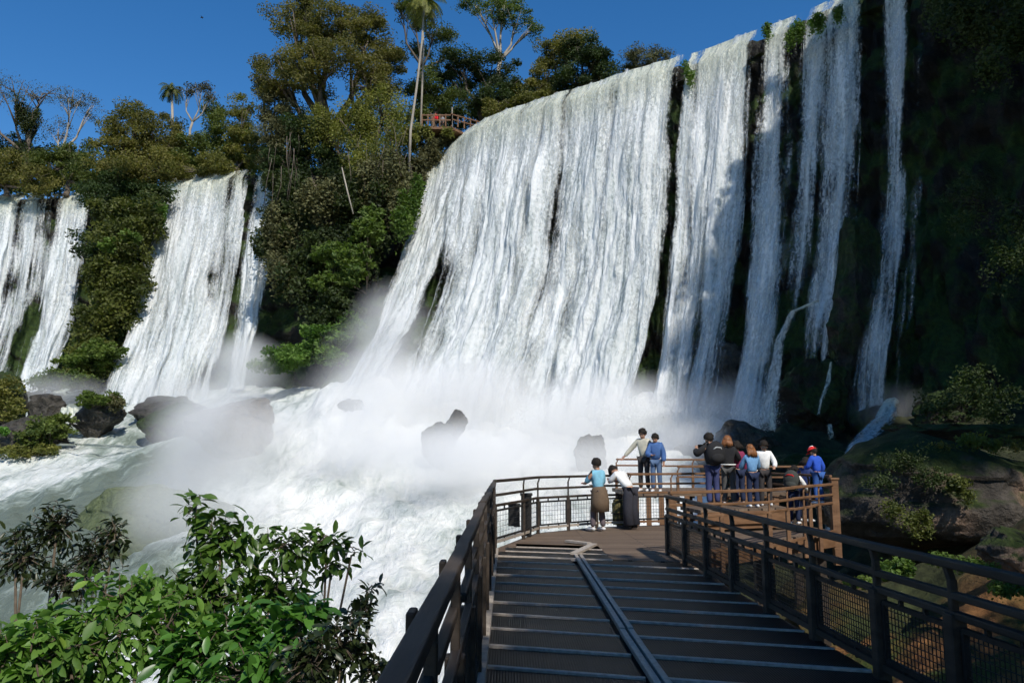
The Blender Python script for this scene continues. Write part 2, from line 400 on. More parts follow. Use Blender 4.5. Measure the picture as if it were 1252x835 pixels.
# ------------------------------------------------------------------ terrain and river below
ctrl = [at(430, 470, Y=60), at(600, 505, Y=57), at(760, 515, Y=53), at(540, 560, Y=50), at(700, 560, Y=46), at(480, 620, Y=42), at(620, 600, Y=40), at(440, 700, Y=33),
        at(500, 760, Y=26), at(330, 560, Y=52), at(300, 640, Y=42), at(250, 720, Y=33), at(150, 800, Y=26), at(60, 720, Y=34), at(30, 640, Y=43), at(60, 600, Y=50),
        at(120, 560, Y=58), at(200, 530, Y=63), at(60, 520, Y=66), at(60, 480, Y=78), at(200, 486, Y=73), at(330, 480, Y=70), at(-150, 560, Y=70), at(-200, 650, Y=45),
        at(-100, 480, Y=80), Wp(-20, 8, -9), Wp(-12, 16, -8.5), Wp(-3, 14, -7), Wp(-60, 10, -9), Wp(-3, 8, -6), Wp(-4, 3, -4.5), Wp(0, 3, -3.3), Wp(0, -10, -2.5), Wp(-12, -4, -6), Wp(3, 16, -5), Wp(4, 22, -4.6),
        Wp(9, 30, -3.0), Wp(5, 8, -3.1), Wp(6, 12, -3.0), Wp(8, 6, -3.0), Wp(8.5, 14, -2.7), Wp(8.5, 18.5, -3.0), Wp(12, 12, -2.5), Wp(16, 16, -1.5), Wp(20, 30, -.5), Wp(13, 36, -.5), Wp(15, 41, 1.2), Wp(20, 38, 1.3),
        Wp(12, 2, -2.3), Wp(25, 5, -1), Wp(28, 25, 0), Wp(10, -20, -2), Wp(40, -20, 0), Wp(40, 40, 2), Wp(0, 95, 5), Wp(-60, 100, 6), Wp(-110, 80, 5), Wp(-100, 20, -8), Wp(-40, -30, -9)]
cp = np.array([[c[0], c[1]] for c in ctrl]); cz = np.array([c[2] for c in ctrl])
def _tps(r): return np.where(r > 1e-9, r*r*np.log(np.maximum(r, 1e-9)), 0)
n = len(cp); K = _tps(np.linalg.norm(cp[:, None] - cp[None], axis=-1)) + np.eye(n) * 30
Pm = np.c_[np.ones(n), cp]; A = np.block([[K, Pm], [Pm.T, np.zeros((3, 3))]])
wts = np.linalg.solve(A, np.r_[cz, 0, 0, 0])
def hz(x, y):
    x = np.asarray(x, float); y = np.asarray(y, float); sh = x.shape; q = np.c_[x.ravel(), y.ravel()]
    r = np.zeros(len(q))
    for i in range(0, len(q), 20000):
        b = q[i:i+20000]; r[i:i+20000] = _tps(np.linalg.norm(b[:, None] - cp[None], axis=-1)) @ wts[:n] + wts[n] + b @ wts[n+1:]
    return r.reshape(sh)
xs = np.concatenate([np.linspace(-140, -62, 40), np.linspace(-60, 32, 300), np.linspace(34, 60, 20)])
ys = np.concatenate([np.linspace(-60, 0, 50), np.linspace(.4, 100, 330)])
X, Y = np.meshgrid(xs, ys, indexing='ij')
Z0 = np.clip(hz(X, Y), -11, 9)
dry = sstep(2.5, 5.0, X - .0 * Y) * sstep(34, 22, Y) * 1.0
dry = np.maximum(dry, sstep(8.6, 11, X) * sstep(46, 40, Y)); dry = np.maximum(dry, sstep(7, 2, Y) * sstep(-9, -6, X)); dry = np.maximum(dry, sstep(-34, -40, X) * sstep(60, 66, Y) )
def cascade_line(y): return np.interp(y, [20, 27, 33, 38, 43], [9.3, 10.3, 12.6, 15.6, 19.5])
cas = np.exp(-((X - cascade_line(Y)) / 1.5) ** 2) * sstep(21, 24, Y) * sstep(46, 42, Y)
Zg = Z0 + fbm(X * .35, Y * .35, 0, 11, 5) * (.9 * dry + .7) - .8 * (1 - dry) - 1.1 * cas
tg = np_mesh('ground', np.stack([X, Y, Zg], -1).reshape(-1, 3), grid_faces(len(xs), len(ys)), True)
def ground_mat():
    m = mat('ground_earth', (.2, .1, .05), .9, 0, .2); v = coord(m)
    n1 = noise(m, v, .35, 6, .6); n2 = noise(m, v, 2.2, 8, .65)
    earth = ramp(m, n2, [(.3, (.13, .055, .02)), (.7, (.36, .17, .06))]); moss = ramp(m, n2, [(.3, (.015, .025, .006)), (.7, (.06, .085, .018))])
    mx = N(m, 'ShaderNodeMix', data_type='RGBA'); L(m, ramp(m, n1, [(.46, (0,0,0)), (.56, (1,1,1))]), mx.inputs[0]); L(m, earth, mx.inputs[6]); L(m, moss, mx.inputs[7])
    a = N(m, 'ShaderNodeAttribute'); a.attribute_name = 'earth'
    mx2 = N(m, 'ShaderNodeMix', data_type='RGBA'); L(m, a.outputs['Fac'], mx2.inputs[0]); L(m, ramp(m, n2, [(.3, (.012, .014, .008)), (.7, (.05, .055, .025))]), mx2.inputs[6]); L(m, mx.outputs[2], mx2.inputs[7])
    bcol(m, mx2.outputs[2]); bump(m, n2, .8, .2); return m
a_ = tg.attributes.new('earth', 'FLOAT', 'POINT')
a_.data.foreach_set('value', (np.exp(-(((X - 8) / 4.5) ** 2 + ((Y - 12) / 6.0) ** 2)) * 1.6).clip(0, 1).astype(np.float32).ravel())
tag(link_mesh('ground', tg, ground_mat()), 'red earth and mossy rock slopes of the gorge floor', None, None, 'structure')

xs = np.linspace(-75, 24, 420); ys = np.linspace(8, 84, 420)
X, Y = np.meshgrid(xs, ys, indexing='ij')
Zw = np.clip(hz(X, Y), -10, 9)
tb = fbm(X * .22 + 3, Y * .18, 0, 21, 5) * 1.5 + fbm(X * .9, Y * .5, 0, 31, 4) * .35 - np.abs(fbm(X * .5 + Y * .25, Y * .16 - X * .08, 0, 37, 4)) * 1.3
boil = np.exp(-((Y - np.interp(X, [-14, 0, 10, 20], [60, 58, 52, 47])) / 9) ** 2) * sstep(-16, -10, X)
Zw = Zw + tb * (.45 + .8 * boil) * sstep(6, 20, Y) + boil * 1.1
dryw = np.maximum(sstep(3.8, 5.5, X) * sstep(33, 27, Y), sstep(9, 11.5, X) * sstep(49, 45, Y))
Zw -= dryw * 5
white = .5 + .25 * sstep(-24, -10, X) + .2 * boil
# calmer green water / weed slope on the left
calm = np.exp(-(((X + 24) / 6.5) ** 2 + ((Y - 48) / 9) ** 2)) * .55 + np.exp(-(((X + 26) / 12) ** 2 + ((Y - 33) / 8) ** 2)) * .5
white = white - calm + np.exp(-(((X + 30) / 5) ** 2 + ((Y - 52) / 8.) ** 2)) * .3
me = np_mesh('river', np.stack([X, Y, Zw], -1).reshape(-1, 3), grid_faces(len(xs), len(ys)), True, attrs={'flow': white.ravel()})
tag(link_mesh('river', me, M['foam']), 'churning white river below the falls', None, None, 'structure')

# ------------------------------------------------------------------ waterfalls
def waterfall(name, label, s0, s1, nu, nv, flow, m, power=1.3, off=.35, w1=1.05, fold=.6, bulge=0, seed=0):
    s = np.linspace(s0, s1, nu); wv = np.concatenate([np.linspace(-.03, .04, 10), np.linspace(.045, w1, nv)])
    T, _ = smooth_key(s); ln = np.r_[0, np.cumsum(np.linalg.norm(np.diff(T, axis=0), axis=1))]
    U = ln[:, None] * np.ones(len(wv)); V = wv[None, :] * 30 * np.ones((nu, 1))
    warp = fbm(U * .25, V * .04, 0, 50 + seed, 3) * .6
    amp = sstep(0, .3, wv)[None, :] * .75 + .25
    def out(s_, w_):
        f = fbm((U + warp) * .5, V * .035, 0, 60 + seed, 2) * 1.0 + fbm((U + warp) * 1.3, V * .12, 0, 70 + seed, 3) * .28 + fbm(U * 3.2, V * .8, 0, 80 + seed, 4) * .16 
        f = f + fbm(U * .9, V * .40, 0, 85 + seed, 4) * .6 * sstep(.2, .9, w_)
        lip = -1.0 * (1 - sstep(-.03, .03, w_))
        return off + fold * f * amp + lip + bulge * sstep(.55, 1.0, w_) ** 1.5
    P = fall_surface(s, wv, power, out)
    sg_ = s[:, None] * np.ones(len(wv)); wg_ = wv[None, :] * np.ones((nu, 1))
    wob = fbm(sg_ * .04, wg_ * 5, 0, 300 + seed, 4) * (2 + 7 * wg_) + fbm(sg_ * .3, wg_ * 14, 0, 310 + seed, 3) * 2.5
    fl = flow(sg_ + wob, wg_)
    fl = fl + (fbm(U * .30 + warp, V * .2, 0, 320 + seed, 3) * .26 * sstep(.02, .3, wv)[None, :] + fbm((U + warp) * .55, V * .03, 0, 95 + seed, 2) * .30 + fbm((U + warp) * 1.6, V * .045, 0, 195 + seed, 3) * .38) * sstep(0, .1, wv)[None, :] * (fl > .05)
    # a looser veil of drops a little in front of the sheet
    n3 = cliff_normal(s)[:, None, :]
    far = sstep(.02, .35, wv)[None, :]
    P2 = P + n3 * ((.25 + .7 * far * (.5 + fbm(U * .8, V * .12, 0, 97 + seed, 3)))[..., None]) * sstep(0, .05, wv)[None, :, None]
    P2[..., 2] += fbm(U * 2, V * .4, 0, 98 + seed, 2) * .3
    fl2 = fl * (.50 + .22 * far)
    P = np.concatenate([P.reshape(-1, 3), P2.reshape(-1, 3)]); uvs = np.stack([U + seed * 7, V], -1).reshape(-1, 2)
    gf = grid_faces(nu, len(wv))
    me = np_mesh(name, P, np.concatenate([gf, gf + nu * len(wv)]), True, uv=np.concatenate([uvs, uvs + 57.3]), attrs={'flow': np.concatenate([fl.ravel(), fl2.ravel()])})
    o = link_mesh(name, me, m); tag(o, label, 'waterfall', 'waterfalls pouring over the cliff', 'structure'); return o
def gauss(x, c, w_): return np.exp(-((x - c) / w_) ** 2)
def edge(s, a, b, soft=5): return sstep(a - soft * 1.3, a + soft * 1.7, s) * sstep(b + soft * 1.3, b - soft * 1.7, s)

def flow_main(s, w_):
    j = (fbm(s * .02, w_ * 3, 0, 90, 3)) * 6
    f = edge(s + j * .3, 521, 832, 7)
    f = f * (1.0 - .55 * gauss(s + j, 607 - 8*w_, 6) * sstep(.1, .3, w_)
                 - .5 * gauss(s + j, 697, 6) * sstep(.9, .2, w_) - .4 * gauss(s + j, 700, 10) * sstep(.2, .5, w_)
                 - .45 * gauss(s + j, 640, 5) - .35 * gauss(s + j, 730, 8) * sstep(.2, .5, w_) - .4 * gauss(s+j, 574, 5) * sstep(.1, .3, w_) - .3 * gauss(s+j, 668, 4)
                 - .3 * gauss(s+j, 755, 5) - .3*gauss(s+j, 592, 3) )
    # the mossy tongue of rock the water parts round
    f = f - .85 * gauss(s + j, 583 - 5*(w_), 7 + 6 * w_) * sstep(.36, .62, w_) * sstep(1.0, .78, w_)
    f = f - 1.0 * sstep(814, 834, s) * sstep(.35, .75, w_)
    return np.clip(f, 0, 1) * (.78 + .22 * sstep(0, .12, w_))
waterfall('waterfall', 'widest white curtain waterfall in the middle, spreading into mist at its foot', 518, 836, 760, 300, flow_main, M['water'], 1.3, .5, 1.06, .85, 1.5, 1)
waterfall('waterfall', 'white waterfall stream just right of the wide curtain across a dark mossy gap', 838, 924, 240, 280,
          lambda s, w_: np.clip(edge(s, 852 - 10*w_, 920 - 12 * w_, 10 + 8*w_) * (.95 - .25 * gauss(s, 885, 5)) + .5 * edge(s, 840, 850, 2), 0, 1), M['water'], 1.3, .3, 1.05, .45, 1.2, 2)
waterfall('waterfall', 'narrow waterfall stream between the two tufts of brink grass', 932, 980, 150, 280,
          lambda s, w_: np.clip(edge(s, 941 - 3*w_, 964 + 4 * w_, 8) * (.76 - .10*w_) + .26 * edge(s, 934, 984, 5), 0, 1), M['thin_water'], 1.25, .25, 1.05, .3, .8, 3)
waterfall('waterfall', 'pair of thin waterfall streams in front of dark rock near the top edge', 984, 1056, 200, 280,
          lambda s, w_: np.clip(edge(s, 990, 1006, 7) * .66 * sstep(1.3, .2, w_) + edge(s, 1014, 1052 - 8*w_, 9) * (.76 - .2 * w_) + .22, 0, 1) * sstep(1.0, .72, w_) ** .8, M['thin_water'], 1.25, .25, 1.0, .3, .8, 4)
waterfall('waterfall', 'rightmost shaded waterfall stream falling to the foot of the mossy boulder', 1074, 1136, 180, 280,
          lambda s, w_: np.clip(edge(s, 1083, 1112, 7) * .78 + edge(s, 1120, 1136, 6) * .36, 0, 1), M['thin_water'], 1.2, .35, 1.02, .35, 1.0, 5)
def flow_l1(s, w_):
    f = edge(s, -60, 24, 5) * .95 + edge(s, 30, 52, 6) * .62 + edge(s, 55, 70, 5) * .3 + edge(s, 78 - 10*w_, 117, 9) * .85
    return np.clip(f - .8 * gauss(s, 56 + 5*w_, 9) * sstep(.5, .75, w_), 0, 1)
waterfall('waterfall', 'leftmost waterfall cut by the left edge, split by mossy rock into two flows', -70, 120, 380, 240, flow_l1, M['water'], 1.2, .3, 1.05, .4, 1.2, 6)
def flow_l2(s, w_):
    f = edge(s, 200, 283, 6) * .92 - .3 * gauss(s, 228, 5) * sstep(.5, 0, w_) - .4 * gauss(s, 240, 5) * sstep(.3, .7, w_) - .3 * gauss(s, 256, 3) + edge(s, 286, 302, 6) * .5
    return np.clip(f, 0, 1)
waterfall('waterfall', 'second waterfall from the left between green bushes and a dark cliff', 196, 306, 280, 240, flow_l2, M['water'], 1.25, .3, 1.04, .4, 1.0, 7)
waterfall('waterfall', 'thin bluish waterfall strand in the shade left of the wooded promontory', 312, 344, 90, 220,
          lambda s, w_: np.clip(edge(s, 321 - 6*w_, 345 - 8*w_, 5) * .95, 0, 1), M['thin_water'], 1.1, .6, 1.03, .2, .5, 8)

def ribbon(name, label, pts, widths, flow=.85, seed=0, nu=30, dens=8):
    """white cascade running over rock: pts world centre line"""
    pts = [Vector(p) for p in pts]; seg = []
    for i in range(len(pts) - 1):
        k = max(2, int((pts[i+1] - pts[i]).length * dens))
        for j in range(k): t = j / k; seg.append((pts[i].lerp(pts[i+1], t), widths[i] * (1-t) + widths[i+1] * t))
    seg.append((pts[-1], widths[-1])); nv = len(seg); V = []; UV = []; FL = []; ln = 0
    for k, (p, wd) in enumerate(seg):
        d = seg[min(k+3, nv-1)][0] - seg[max(k-3, 0)][0]; side = Vector((1, -.25, 0)).normalized()
        if k: ln += (p - seg[k-1][0]).length
        for j in range(nu):
            t = j / (nu - 1) * 2 - 1
            nz = float(fbm(t * wd * 1.5 + seed, ln * .5, 0, seed, 4)) * .28
            V.append(p + side * (t * wd / 2) + Vector((0, -nz - .12 * (1 - t*t), .15 * (1 - t*t) + nz * .5))); UV.append((t * wd / 2 + seed * 3, ln)); FL.append(flow * (1 - abs(t) ** 3))
    me = np_mesh(name, [list(v) for v in V], np.array([[k*nu+j, k*nu+j+1, (k+1)*nu+j+1, (k+1)*nu+j] for k in range(nv-1) for j in range(nu-1)]), True, uv=UV, attrs={'flow': FL})
    o = link_mesh(name, me, M['water']); tag(o, label, 'cascade', 'small cascades over the rocks', 'structure'); return o
ribbon('cascade', 'blue white cascade dropping left of the big mossy boulder', [at(1090, 492, Y=39.5), at(1082, 512, Y=37.5), at(1062, 532, Y=35), at(1044, 548, Y=31), at(1034, 590, Y=28.5), at(1022, 650, Y=26.5), at(1018, 665, Y=26)], [1.0, 1.2, 1.1, .7, .8, .8, .8], .7, 3)
ribbon('cascade', 'curved strand of water sliding left off the dark mossy mound', [at(998, 372, Y=43.3), at(968, 385, Y=43), at(952, 420, Y=42.5), at(944, 470, Y=42), at(936, 520, Y=41.5)], [.3, .45, .6, .9, 1.3], .62, 5)
ribbon('cascade', 'small white spill on the right flank of the dark mossy mound', [at(1016, 445, Y=40.4), at(1012, 470, Y=40), at(1004, 490, Y=39.6), at(1000, 510, Y=39.4)], [.2, .32, .3, .22], .6, 7)
ribbon('cascade', 'short white spill falling between the dark ledges behind the lookout', [at(943, 495, Y=39), at(944, 530, Y=38.4)], [.35, .45], .55, 9)
ribbon('cascade', 'tiny white spill just left of the falling blue white cascade', [at(1014, 522, Y=36), at(1016, 540, Y=35.6)], [.3, .3], .5, 11)
ribbon('cascade', 'small white spill between the leftmost green rocks', [at(85, 500, Y=64), at(82, 520, Y=62.5)], [2.0, 2.4], .9, 13)
ribbon('cascade', 'low white rapids under the rocks with orange plants', [at(80, 545, Y=58.6), at(165, 548, Y=58.0)], [2.6, 2.0], .95, 15)

# ------------------------------------------------------------------ boulders
def boulder(name, label, c, r, m, seed, sub=5, rough=.28, cuts=13, freq=.7, rz=0, cat='boulder', group=None, cut=0):
    bm = bmesh.new(); bmesh.ops.create_icosphere(bm, subdivisions=sub, radius=1)
    co = np.array([v.co[:] for v in bm.verts]); faces = np.array([[v.index for v in f.verts] for f in bm.faces]); bm.free()
    rm = max(r)
    k = 1 + rough * 1.2 * fbm(co[:, 0]*freq*2 + seed, co[:, 1]*freq*2, co[:, 2]*freq*2, seed, 3) + rough * .5 * fbm(co[:, 0]*4, co[:, 1]*4, co[:, 2]*4, seed+5, 5)
    rg = np.random.default_rng(seed)
    for _ in range(cuts):                       # fractured faces
        nn = rg.normal(size=3); nn /= np.linalg.norm(nn); dd = .5 + .36 * rg.random(); q = co @ nn; over = np.maximum(q - dd, 0); co = co - over[:, None] * nn * .93
    co = co * k[:, None] * np.array(r)
    # ledges
    lz = co[:, 2] / rm * 5; co[:, :2] *= (1 + .06 * (np.floor(lz + fbm(co[:,0]/rm*2, co[:,1]/rm*2, 0, seed, 2)) % 2))[:, None]
    ca, sa = math.cos(rz), math.sin(rz); co = np.c_[co[:, 0]*ca - co[:, 1]*sa, co[:, 0]*sa + co[:, 1]*ca, co[:, 2]]
    me = np_mesh(name, co, faces, True)
    o = link_mesh(name, me, m, None, c); return tag(o, label, cat, group)
def px_boulder(label, x0, y0, x1, y1, Y, m, seed, depth=1.0, **kw):
    c = at((x0+x1)/2, (y0+y1)/2, Y=Y); rx = (x1-x0)/2*mpp(Y); rz_ = (y1-y0)/2*mpp(Y)
    return boulder('boulder', label, c, (rx, rx*depth, rz_), m, seed, **kw)
px_boulder('big mossy boulder at the right with bare tan stone on its right flank', 1022, 520, 1345, 712, 24.5, M['tan_rock'], 3, .7, sub=6, rough=.13, cuts=6)
px_boulder('flat dark mossy ledge behind the big boulder on the right', 1076, 512, 1270, 560, 29, M['moss_rock'], 8, .5, sub=6)
px_boulder('grey stone block at the right edge below the big mossy boulder', 1205, 640, 1290, 715, 17, M['tan_rock'], 14, .7)
px_boulder('tall dark mossy rock mound between the two shaded streams', 1005, 255, 1092, 545, 44, M['moss_rock'], 21, .7, sub=6)
px_boulder('broad dark green mound in front of the shaded cliff', 945, 440, 1046, 560, 42.5, M['moss_rock'], 23, .7, sub=6)
px_boulder('green mossy knoll right of the blue white cascade', 1105, 470, 1230, 560, 38, M['moss_rock'], 27, .6, sub=6)
px_boulder('smooth dark wet boulder behind the photographing group', 838, 512, 962, 590, 40, M['wet_rock'], 31, .6, sub=6, rough=.18)
px_boulder('dark ledge rock just behind the far lookout rail', 915, 545, 1060, 620, 33.5, M['moss_rock'], 33, .5)
px_boulder('jagged dark rock rising from the mist left of the walkway people', 514, 506, 556, 582, 47, M['wet_rock'], 137, .8, rough=.24)
px_boulder('smaller rock leaning on the right side of the jagged dark rock', 540, 498, 572, 545, 48, M['wet_rock'], 138, .8, rough=.24)
px_boulder('pale misty rock behind the child in the light blue shirt', 700, 524, 750, 605, 43, M['wet_rock'], 239, .7, rough=.25)
px_boulder('rounded brown rock half hidden in drifting mist', 222, 482, 348, 572, 53, M['brown_rock'], 41, .6, sub=6, rough=.2)
px_boulder('dark rock lip under the second waterfall', 150, 482, 252, 530, 66, M['wet_rock'], 43, .5)
px_boulder('square dark rock topped with orange and green plants', 88, 482, 152, 545, 63, M['wet_rock'], 45, .7)
px_boulder('dark bare rock between the green clumps at the far left', 34, 480, 92, 530, 66, M['wet_rock'], 47, .7)
px_boulder('low dark rock under the green clumps by the left edge', -30, 500, 100, 572, 61, M['wet_rock'], 49, .5, sub=6)
px_boulder('tall rusty green rock at the left edge under the first waterfall', -30, 455, 34, 540, 67, M['moss_rock'], 51, .6)
px_boulder('grassy green slope rock beside the second waterfall lip', 165, 488, 240, 545, 61, M['moss_rock'], 53, .7)
px_boulder('small dark rock under the right foot of the wide waterfall', 868, 415, 912, 475, 50, M['wet_rock'], 57, .7)
px_boulder('faint grey rock low in the white spray', 395, 486, 452, 525, 56, M['wet_rock'], 59, .7)

M['weed_rock'] = rock_mat('weedy_rock', (.06, .06, .04), (.14, .15, .09), (.06, .08, .035), (.13, .155, .075), .30, .5, .5, .7, .3)
px_boulder('smooth green weedy slope at the water edge behind the dark leaved shrub', 60, 592, 310, 720, 44, M['weed_rock'], 61, .9, sub=6, rough=.15)
# ------------------------------------------------------------------ foliage
nrg = np.random.default_rng(5)
def leaves_mesh(name, P, size, tint, up=.35, fold=True, ratio=.55, droop=0, dirs=None):
    """P (n,3) centres; little diamond leaves"""
    n = len(P); 
    a = nrg.normal(size=(n, 3)) if dirs is None else dirs + nrg.normal(size=(n, 3)) * .35
    a[:, 2] = a[:, 2] * (1 - up) - droop; a /= np.linalg.norm(a, axis=1, keepdims=True) + 1e-9
    b = nrg.normal(size=(n, 3)); b -= a * (a * b).sum(1, keepdims=True); b /= np.linalg.norm(b, axis=1, keepdims=True) + 1e-9
    sz = size * (.6 + .8 * nrg.random(n))[:, None]
    c = np.cross(a, b)
    v = np.stack([P - a*sz*.5, P + b*sz*ratio*.5 + c*sz*.08, P + a*sz*.5, P - b*sz*ratio*.5 + c*sz*.08], 1)
    f = np.arange(n*4).reshape(n, 4)
    return np_mesh(name, v.reshape(-1, 3), f, False, attrs={'tint': np.repeat(tint, 4)})
def blob_points(blobs, n, clump=.8, dens_in=.35, drop=0):
    """blobs: (centre, (rx,ry,rz)); points gathered in clumps near the shell of each blob"""
    vol = np.array([b[1][0]*b[1][2] + b[1][0]*b[1][1]*.5 for b in blobs]); vol = vol / vol.sum()
    P = []; T = []
    for (c, r), fr in zip(blobs, vol):
        m = max(8, int(n * fr)); rm = (r[0]+r[1]+r[2])/3
        nc = max(6, int(min(m/14, 5.0 * (rm/clump)**2)))
        d = nrg.normal(size=(nc, 3)); d /= np.linalg.norm(d, axis=1, keepdims=True)
        rad = dens_in + (1-dens_in) * nrg.random(nc) ** .5
        rad *= 1 + .28 * nrg.normal(size=nc) * .6
        cc = np.array(c) + d * rad[:, None] * np.array(r)
        ct = nrg.random(nc)
        idx = nrg.integers(0, nc, m)
        q = nrg.normal(size=(m, 3)); q /= np.linalg.norm(q, axis=1, keepdims=True); q *= (nrg.random(m) ** .5)[:, None]
        cs = clump * (.6 + .9 * nrg.random(nc))[idx][:, None]
        q = q * cs * np.array([1, 1, .6])
        if drop: q[:, 2] -= np.abs(nrg.normal(size=m)) * drop
        P.append(cc[idx] + q); T.append(np.clip(ct[idx] * .78 + nrg.random(m) * .2, 0, 1))
    return np.concatenate(P), np.concatenate(T)
def pxblob(px, py, rx, ry, Y, depth=None):
    c = at(px, py, Y=Y); k = mpp(Y); return (tuple(c), (rx*k, (depth if depth is not None else rx)*k, ry*k))

def limb_tree(mb, base, blobs, r0, fork=.45, bend=.06, n_sub=3, sub_r=.35):
    base = Vector(base); cen = sum((Vector(b[0]) for b in blobs), Vector()) / len(blobs)
    top = base.lerp(cen, fork); top.x = base.x + (cen.x - base.x) * fork * .7; top.y = base.y + (cen.y - base.y) * fork * .7
    H = (top - base).length
    pts = []; k = 6
    for i in range(k + 1):
        t = i / k; p = base.lerp(top, t); p += Vector((math.sin(t*5 + base.x) * bend * H, math.cos(t*4 + base.y) * bend * H * .5, 0)) * math.sin(t*math.pi)
        pts.append(p)
    mb.tube(pts, [r0 * (1.25 - .6 * i/k) if i else r0*1.5 for i in range(k+1)], 8)
    for c, r in blobs:
        c = Vector(c); e = c + Vector((0, 0, -r[2]*.2)); mid = top.lerp(e, .5) + Vector((rnd.uniform(-.1, .1), 0, -.12)) * (e-top).length
        mb.tube([top, top.lerp(mid, .5) , mid, mid.lerp(e, .5) + Vector((0,0,.04*(e-top).length)), e], [r0*.6, r0*.48, r0*.36, r0*.25, r0*.12], 6)
        for j in range(n_sub + 3):
            s0 = mid.lerp(e, rnd.random()); d = Vector((rnd.gauss(0, 1), rnd.gauss(0, 1), rnd.gauss(.2, .7))).normalized()
            e2 = c + Vector((d.x*r[0], d.y*r[1], d.z*r[2])) * .85
            mb.tube([s0, s0.lerp(e2, .5) + Vector((0, 0, .05 * (e2-s0).length)), e2], [r0*.22, r0*.13, r0*.04], 5)

def tree(name, label, base, blobs, n, leaf, mt, r0=.3, bark='bark', clump=.8, fork=.45, drop=0, cat='tree', group=None, dens_in=.35, n_sub=3):
    base = Vector(base); t = empty(name, base, 0, label, cat, group)
    loc = [((c[0]-base.x, c[1]-base.y, c[2]-base.z), r) for c, r in blobs]
    mb = MB(); limb_tree(mb, (0, 0, 0), loc, r0, fork, n_sub=n_sub); mb.build('trunk', M[bark], t, True)
    P, T = blob_points(loc, int(n * 2.4), clump * 1.25, dens_in, drop)
    link_mesh('crown', leaves_mesh('crown', P, leaf * .64, T), M[mt], t); return t
FOR = 'forest trees on top of the cliff'
G31 = lambda px, py, Y: at(px, py, Y=Y)
def ptree(name, label, Y, base_px, bl, n, leaf, mt, **kw):
    blobs = [pxblob(x, y, rx, ry, Y + dy, (rx * .9)) for (x, y, rx, ry, dy) in bl]
    return tree(name, label, at(*base_px, Y=Y), blobs, n, leaf, mt, group=FOR, **kw)

# left skyline
ptree('bare_tree', 'grey half bare tree at the far left draped with dark hanging clumps', 97, (30, 215), [(18, 108, 32, 14, 0), (52, 112, 30, 12, 2), (30, 140, 9, 16, 0), (46, 150, 8, 16, 0), (-20, 115, 30, 14, 1)], 1500, .26, 'leaf_brown', r0=.42, clump=1.0, fork=.3, n_sub=6)
ptree('tree', 'dark epiphyte covered tree behind the far left bare branches', 96, (34, 225), [(24, 128, 10, 9, 0), (34, 146, 10, 16, 0), (44, 140, 7, 14, 0)], 1800, .35, 'leaf_dark', r0=.35, clump=.6, fork=.5, drop=.8)
ptree('pale_tree', 'leaning tree with forked whitish trunks left of the dark round tree', 96, (70, 215), [(88, 122, 18, 16, 0), (108, 132, 16, 14, 2), (72, 160, 16, 12, 1)], 1300, .26, 'leaf_brown', r0=.34, bark='bark_pale', clump=.8, fork=.35, n_sub=6)
ptree('tree', 'bright olive tree at the left edge above the first waterfall', 93, (8, 240), [(5, 205, 34, 24, 0), (40, 218, 26, 18, -2), (-30, 210, 30, 26, 0)], 6500, .38, 'leaf_olive', r0=.3)
ptree('tree', 'green bushy tree in front of the pale forked trunks', 93, (80, 240), [(70, 200, 30, 24, 0), (112, 215, 24, 22, -2), (95, 185, 22, 16, 2)], 6500, .38, 'leaf_green', r0=.3)
ptree('tree', 'large dark round tree between the two left waterfalls', 91, (165, 250), [(160, 170, 34, 36, 0), (195, 165, 30, 26, 2), (140, 190, 22, 34, -2), (185, 205, 36, 24, -3), (163, 134, 14, 12, 2), (218, 185, 20, 24, 0)], 14000, .4, 'leaf_olive', r0=.5, clump=1.0)
ptree('tree', 'shaded brownish tree overhanging the gap between the left waterfalls', 89, (150, 255), [(150, 225, 34, 22, 0), (120, 245, 22, 16, -2), (180, 235, 24, 14, 0)], 6500, .38, 'leaf_dark', r0=.3)
ptree('tree', 'mid green tree left of the huge leafy tree', 92, (270, 225), [(268, 160, 26, 24, 0), (240, 190, 26, 24, -2), (290, 185, 24, 26, -2), (262, 135, 14, 12, 2)], 9000, .38, 'leaf_green', r0=.35)
ptree('tree', 'yellow green tree touching the left side of the huge leafy tree', 89, (298, 225), [(296, 140, 16, 30, 2), (300, 182, 26, 30, 0), (262, 205, 28, 14, -2), (225, 208, 24, 12, -2)], 8000, .38, 'leaf_olive', r0=.35)
ptree('pale_tree', 'slim whitish tree with a flat sparse crown beside the small palm', 91, (228, 205), [(246, 108, 14, 5, 0), (228, 112, 10, 5, 0), (256, 120, 8, 4, 0)], 700, .3, 'leaf_brown', r0=.2, bark='bark_pale', clump=.5, fork=.6, n_sub=4)

# the huge tree group
ptree('huge_tree', 'huge leafy olive tree reaching the top of the picture', 79, (400, 235), [(405, 30, 40, 30, 0), (360, 30, 26, 26, 2), (450, 45, 38, 34, 0), (390, 80, 48, 34, -3), (345, 95, 28, 34, 0), (455, 100, 34, 36, -2), (375, 5, 24, 18, 3), (475, 75, 24, 26, -1)], 26000, .36, 'leaf_olive', r0=.8, clump=.95, fork=.4)
ptree('tree', 'brown tinged tree at the left flank of the huge tree', 80, (345, 240), [(335, 130, 24, 32, 0), (345, 165, 26, 28, -2), (330, 190, 18, 20, 0), (322, 95, 10, 26, 2)], 9000, .34, 'leaf_brown', r0=.4, clump=.7)
ptree('tree', 'olive tree hung with vines right below the huge crown', 76, (455, 240), [(470, 130, 30, 34, 0), (430, 150, 34, 30, 0), (482, 170, 20, 34, -1), (440, 190, 26, 28, -2), (395, 150, 26, 26, 1)], 15000, .34, 'leaf_olive', r0=.5, clump=.8, drop=1.0)
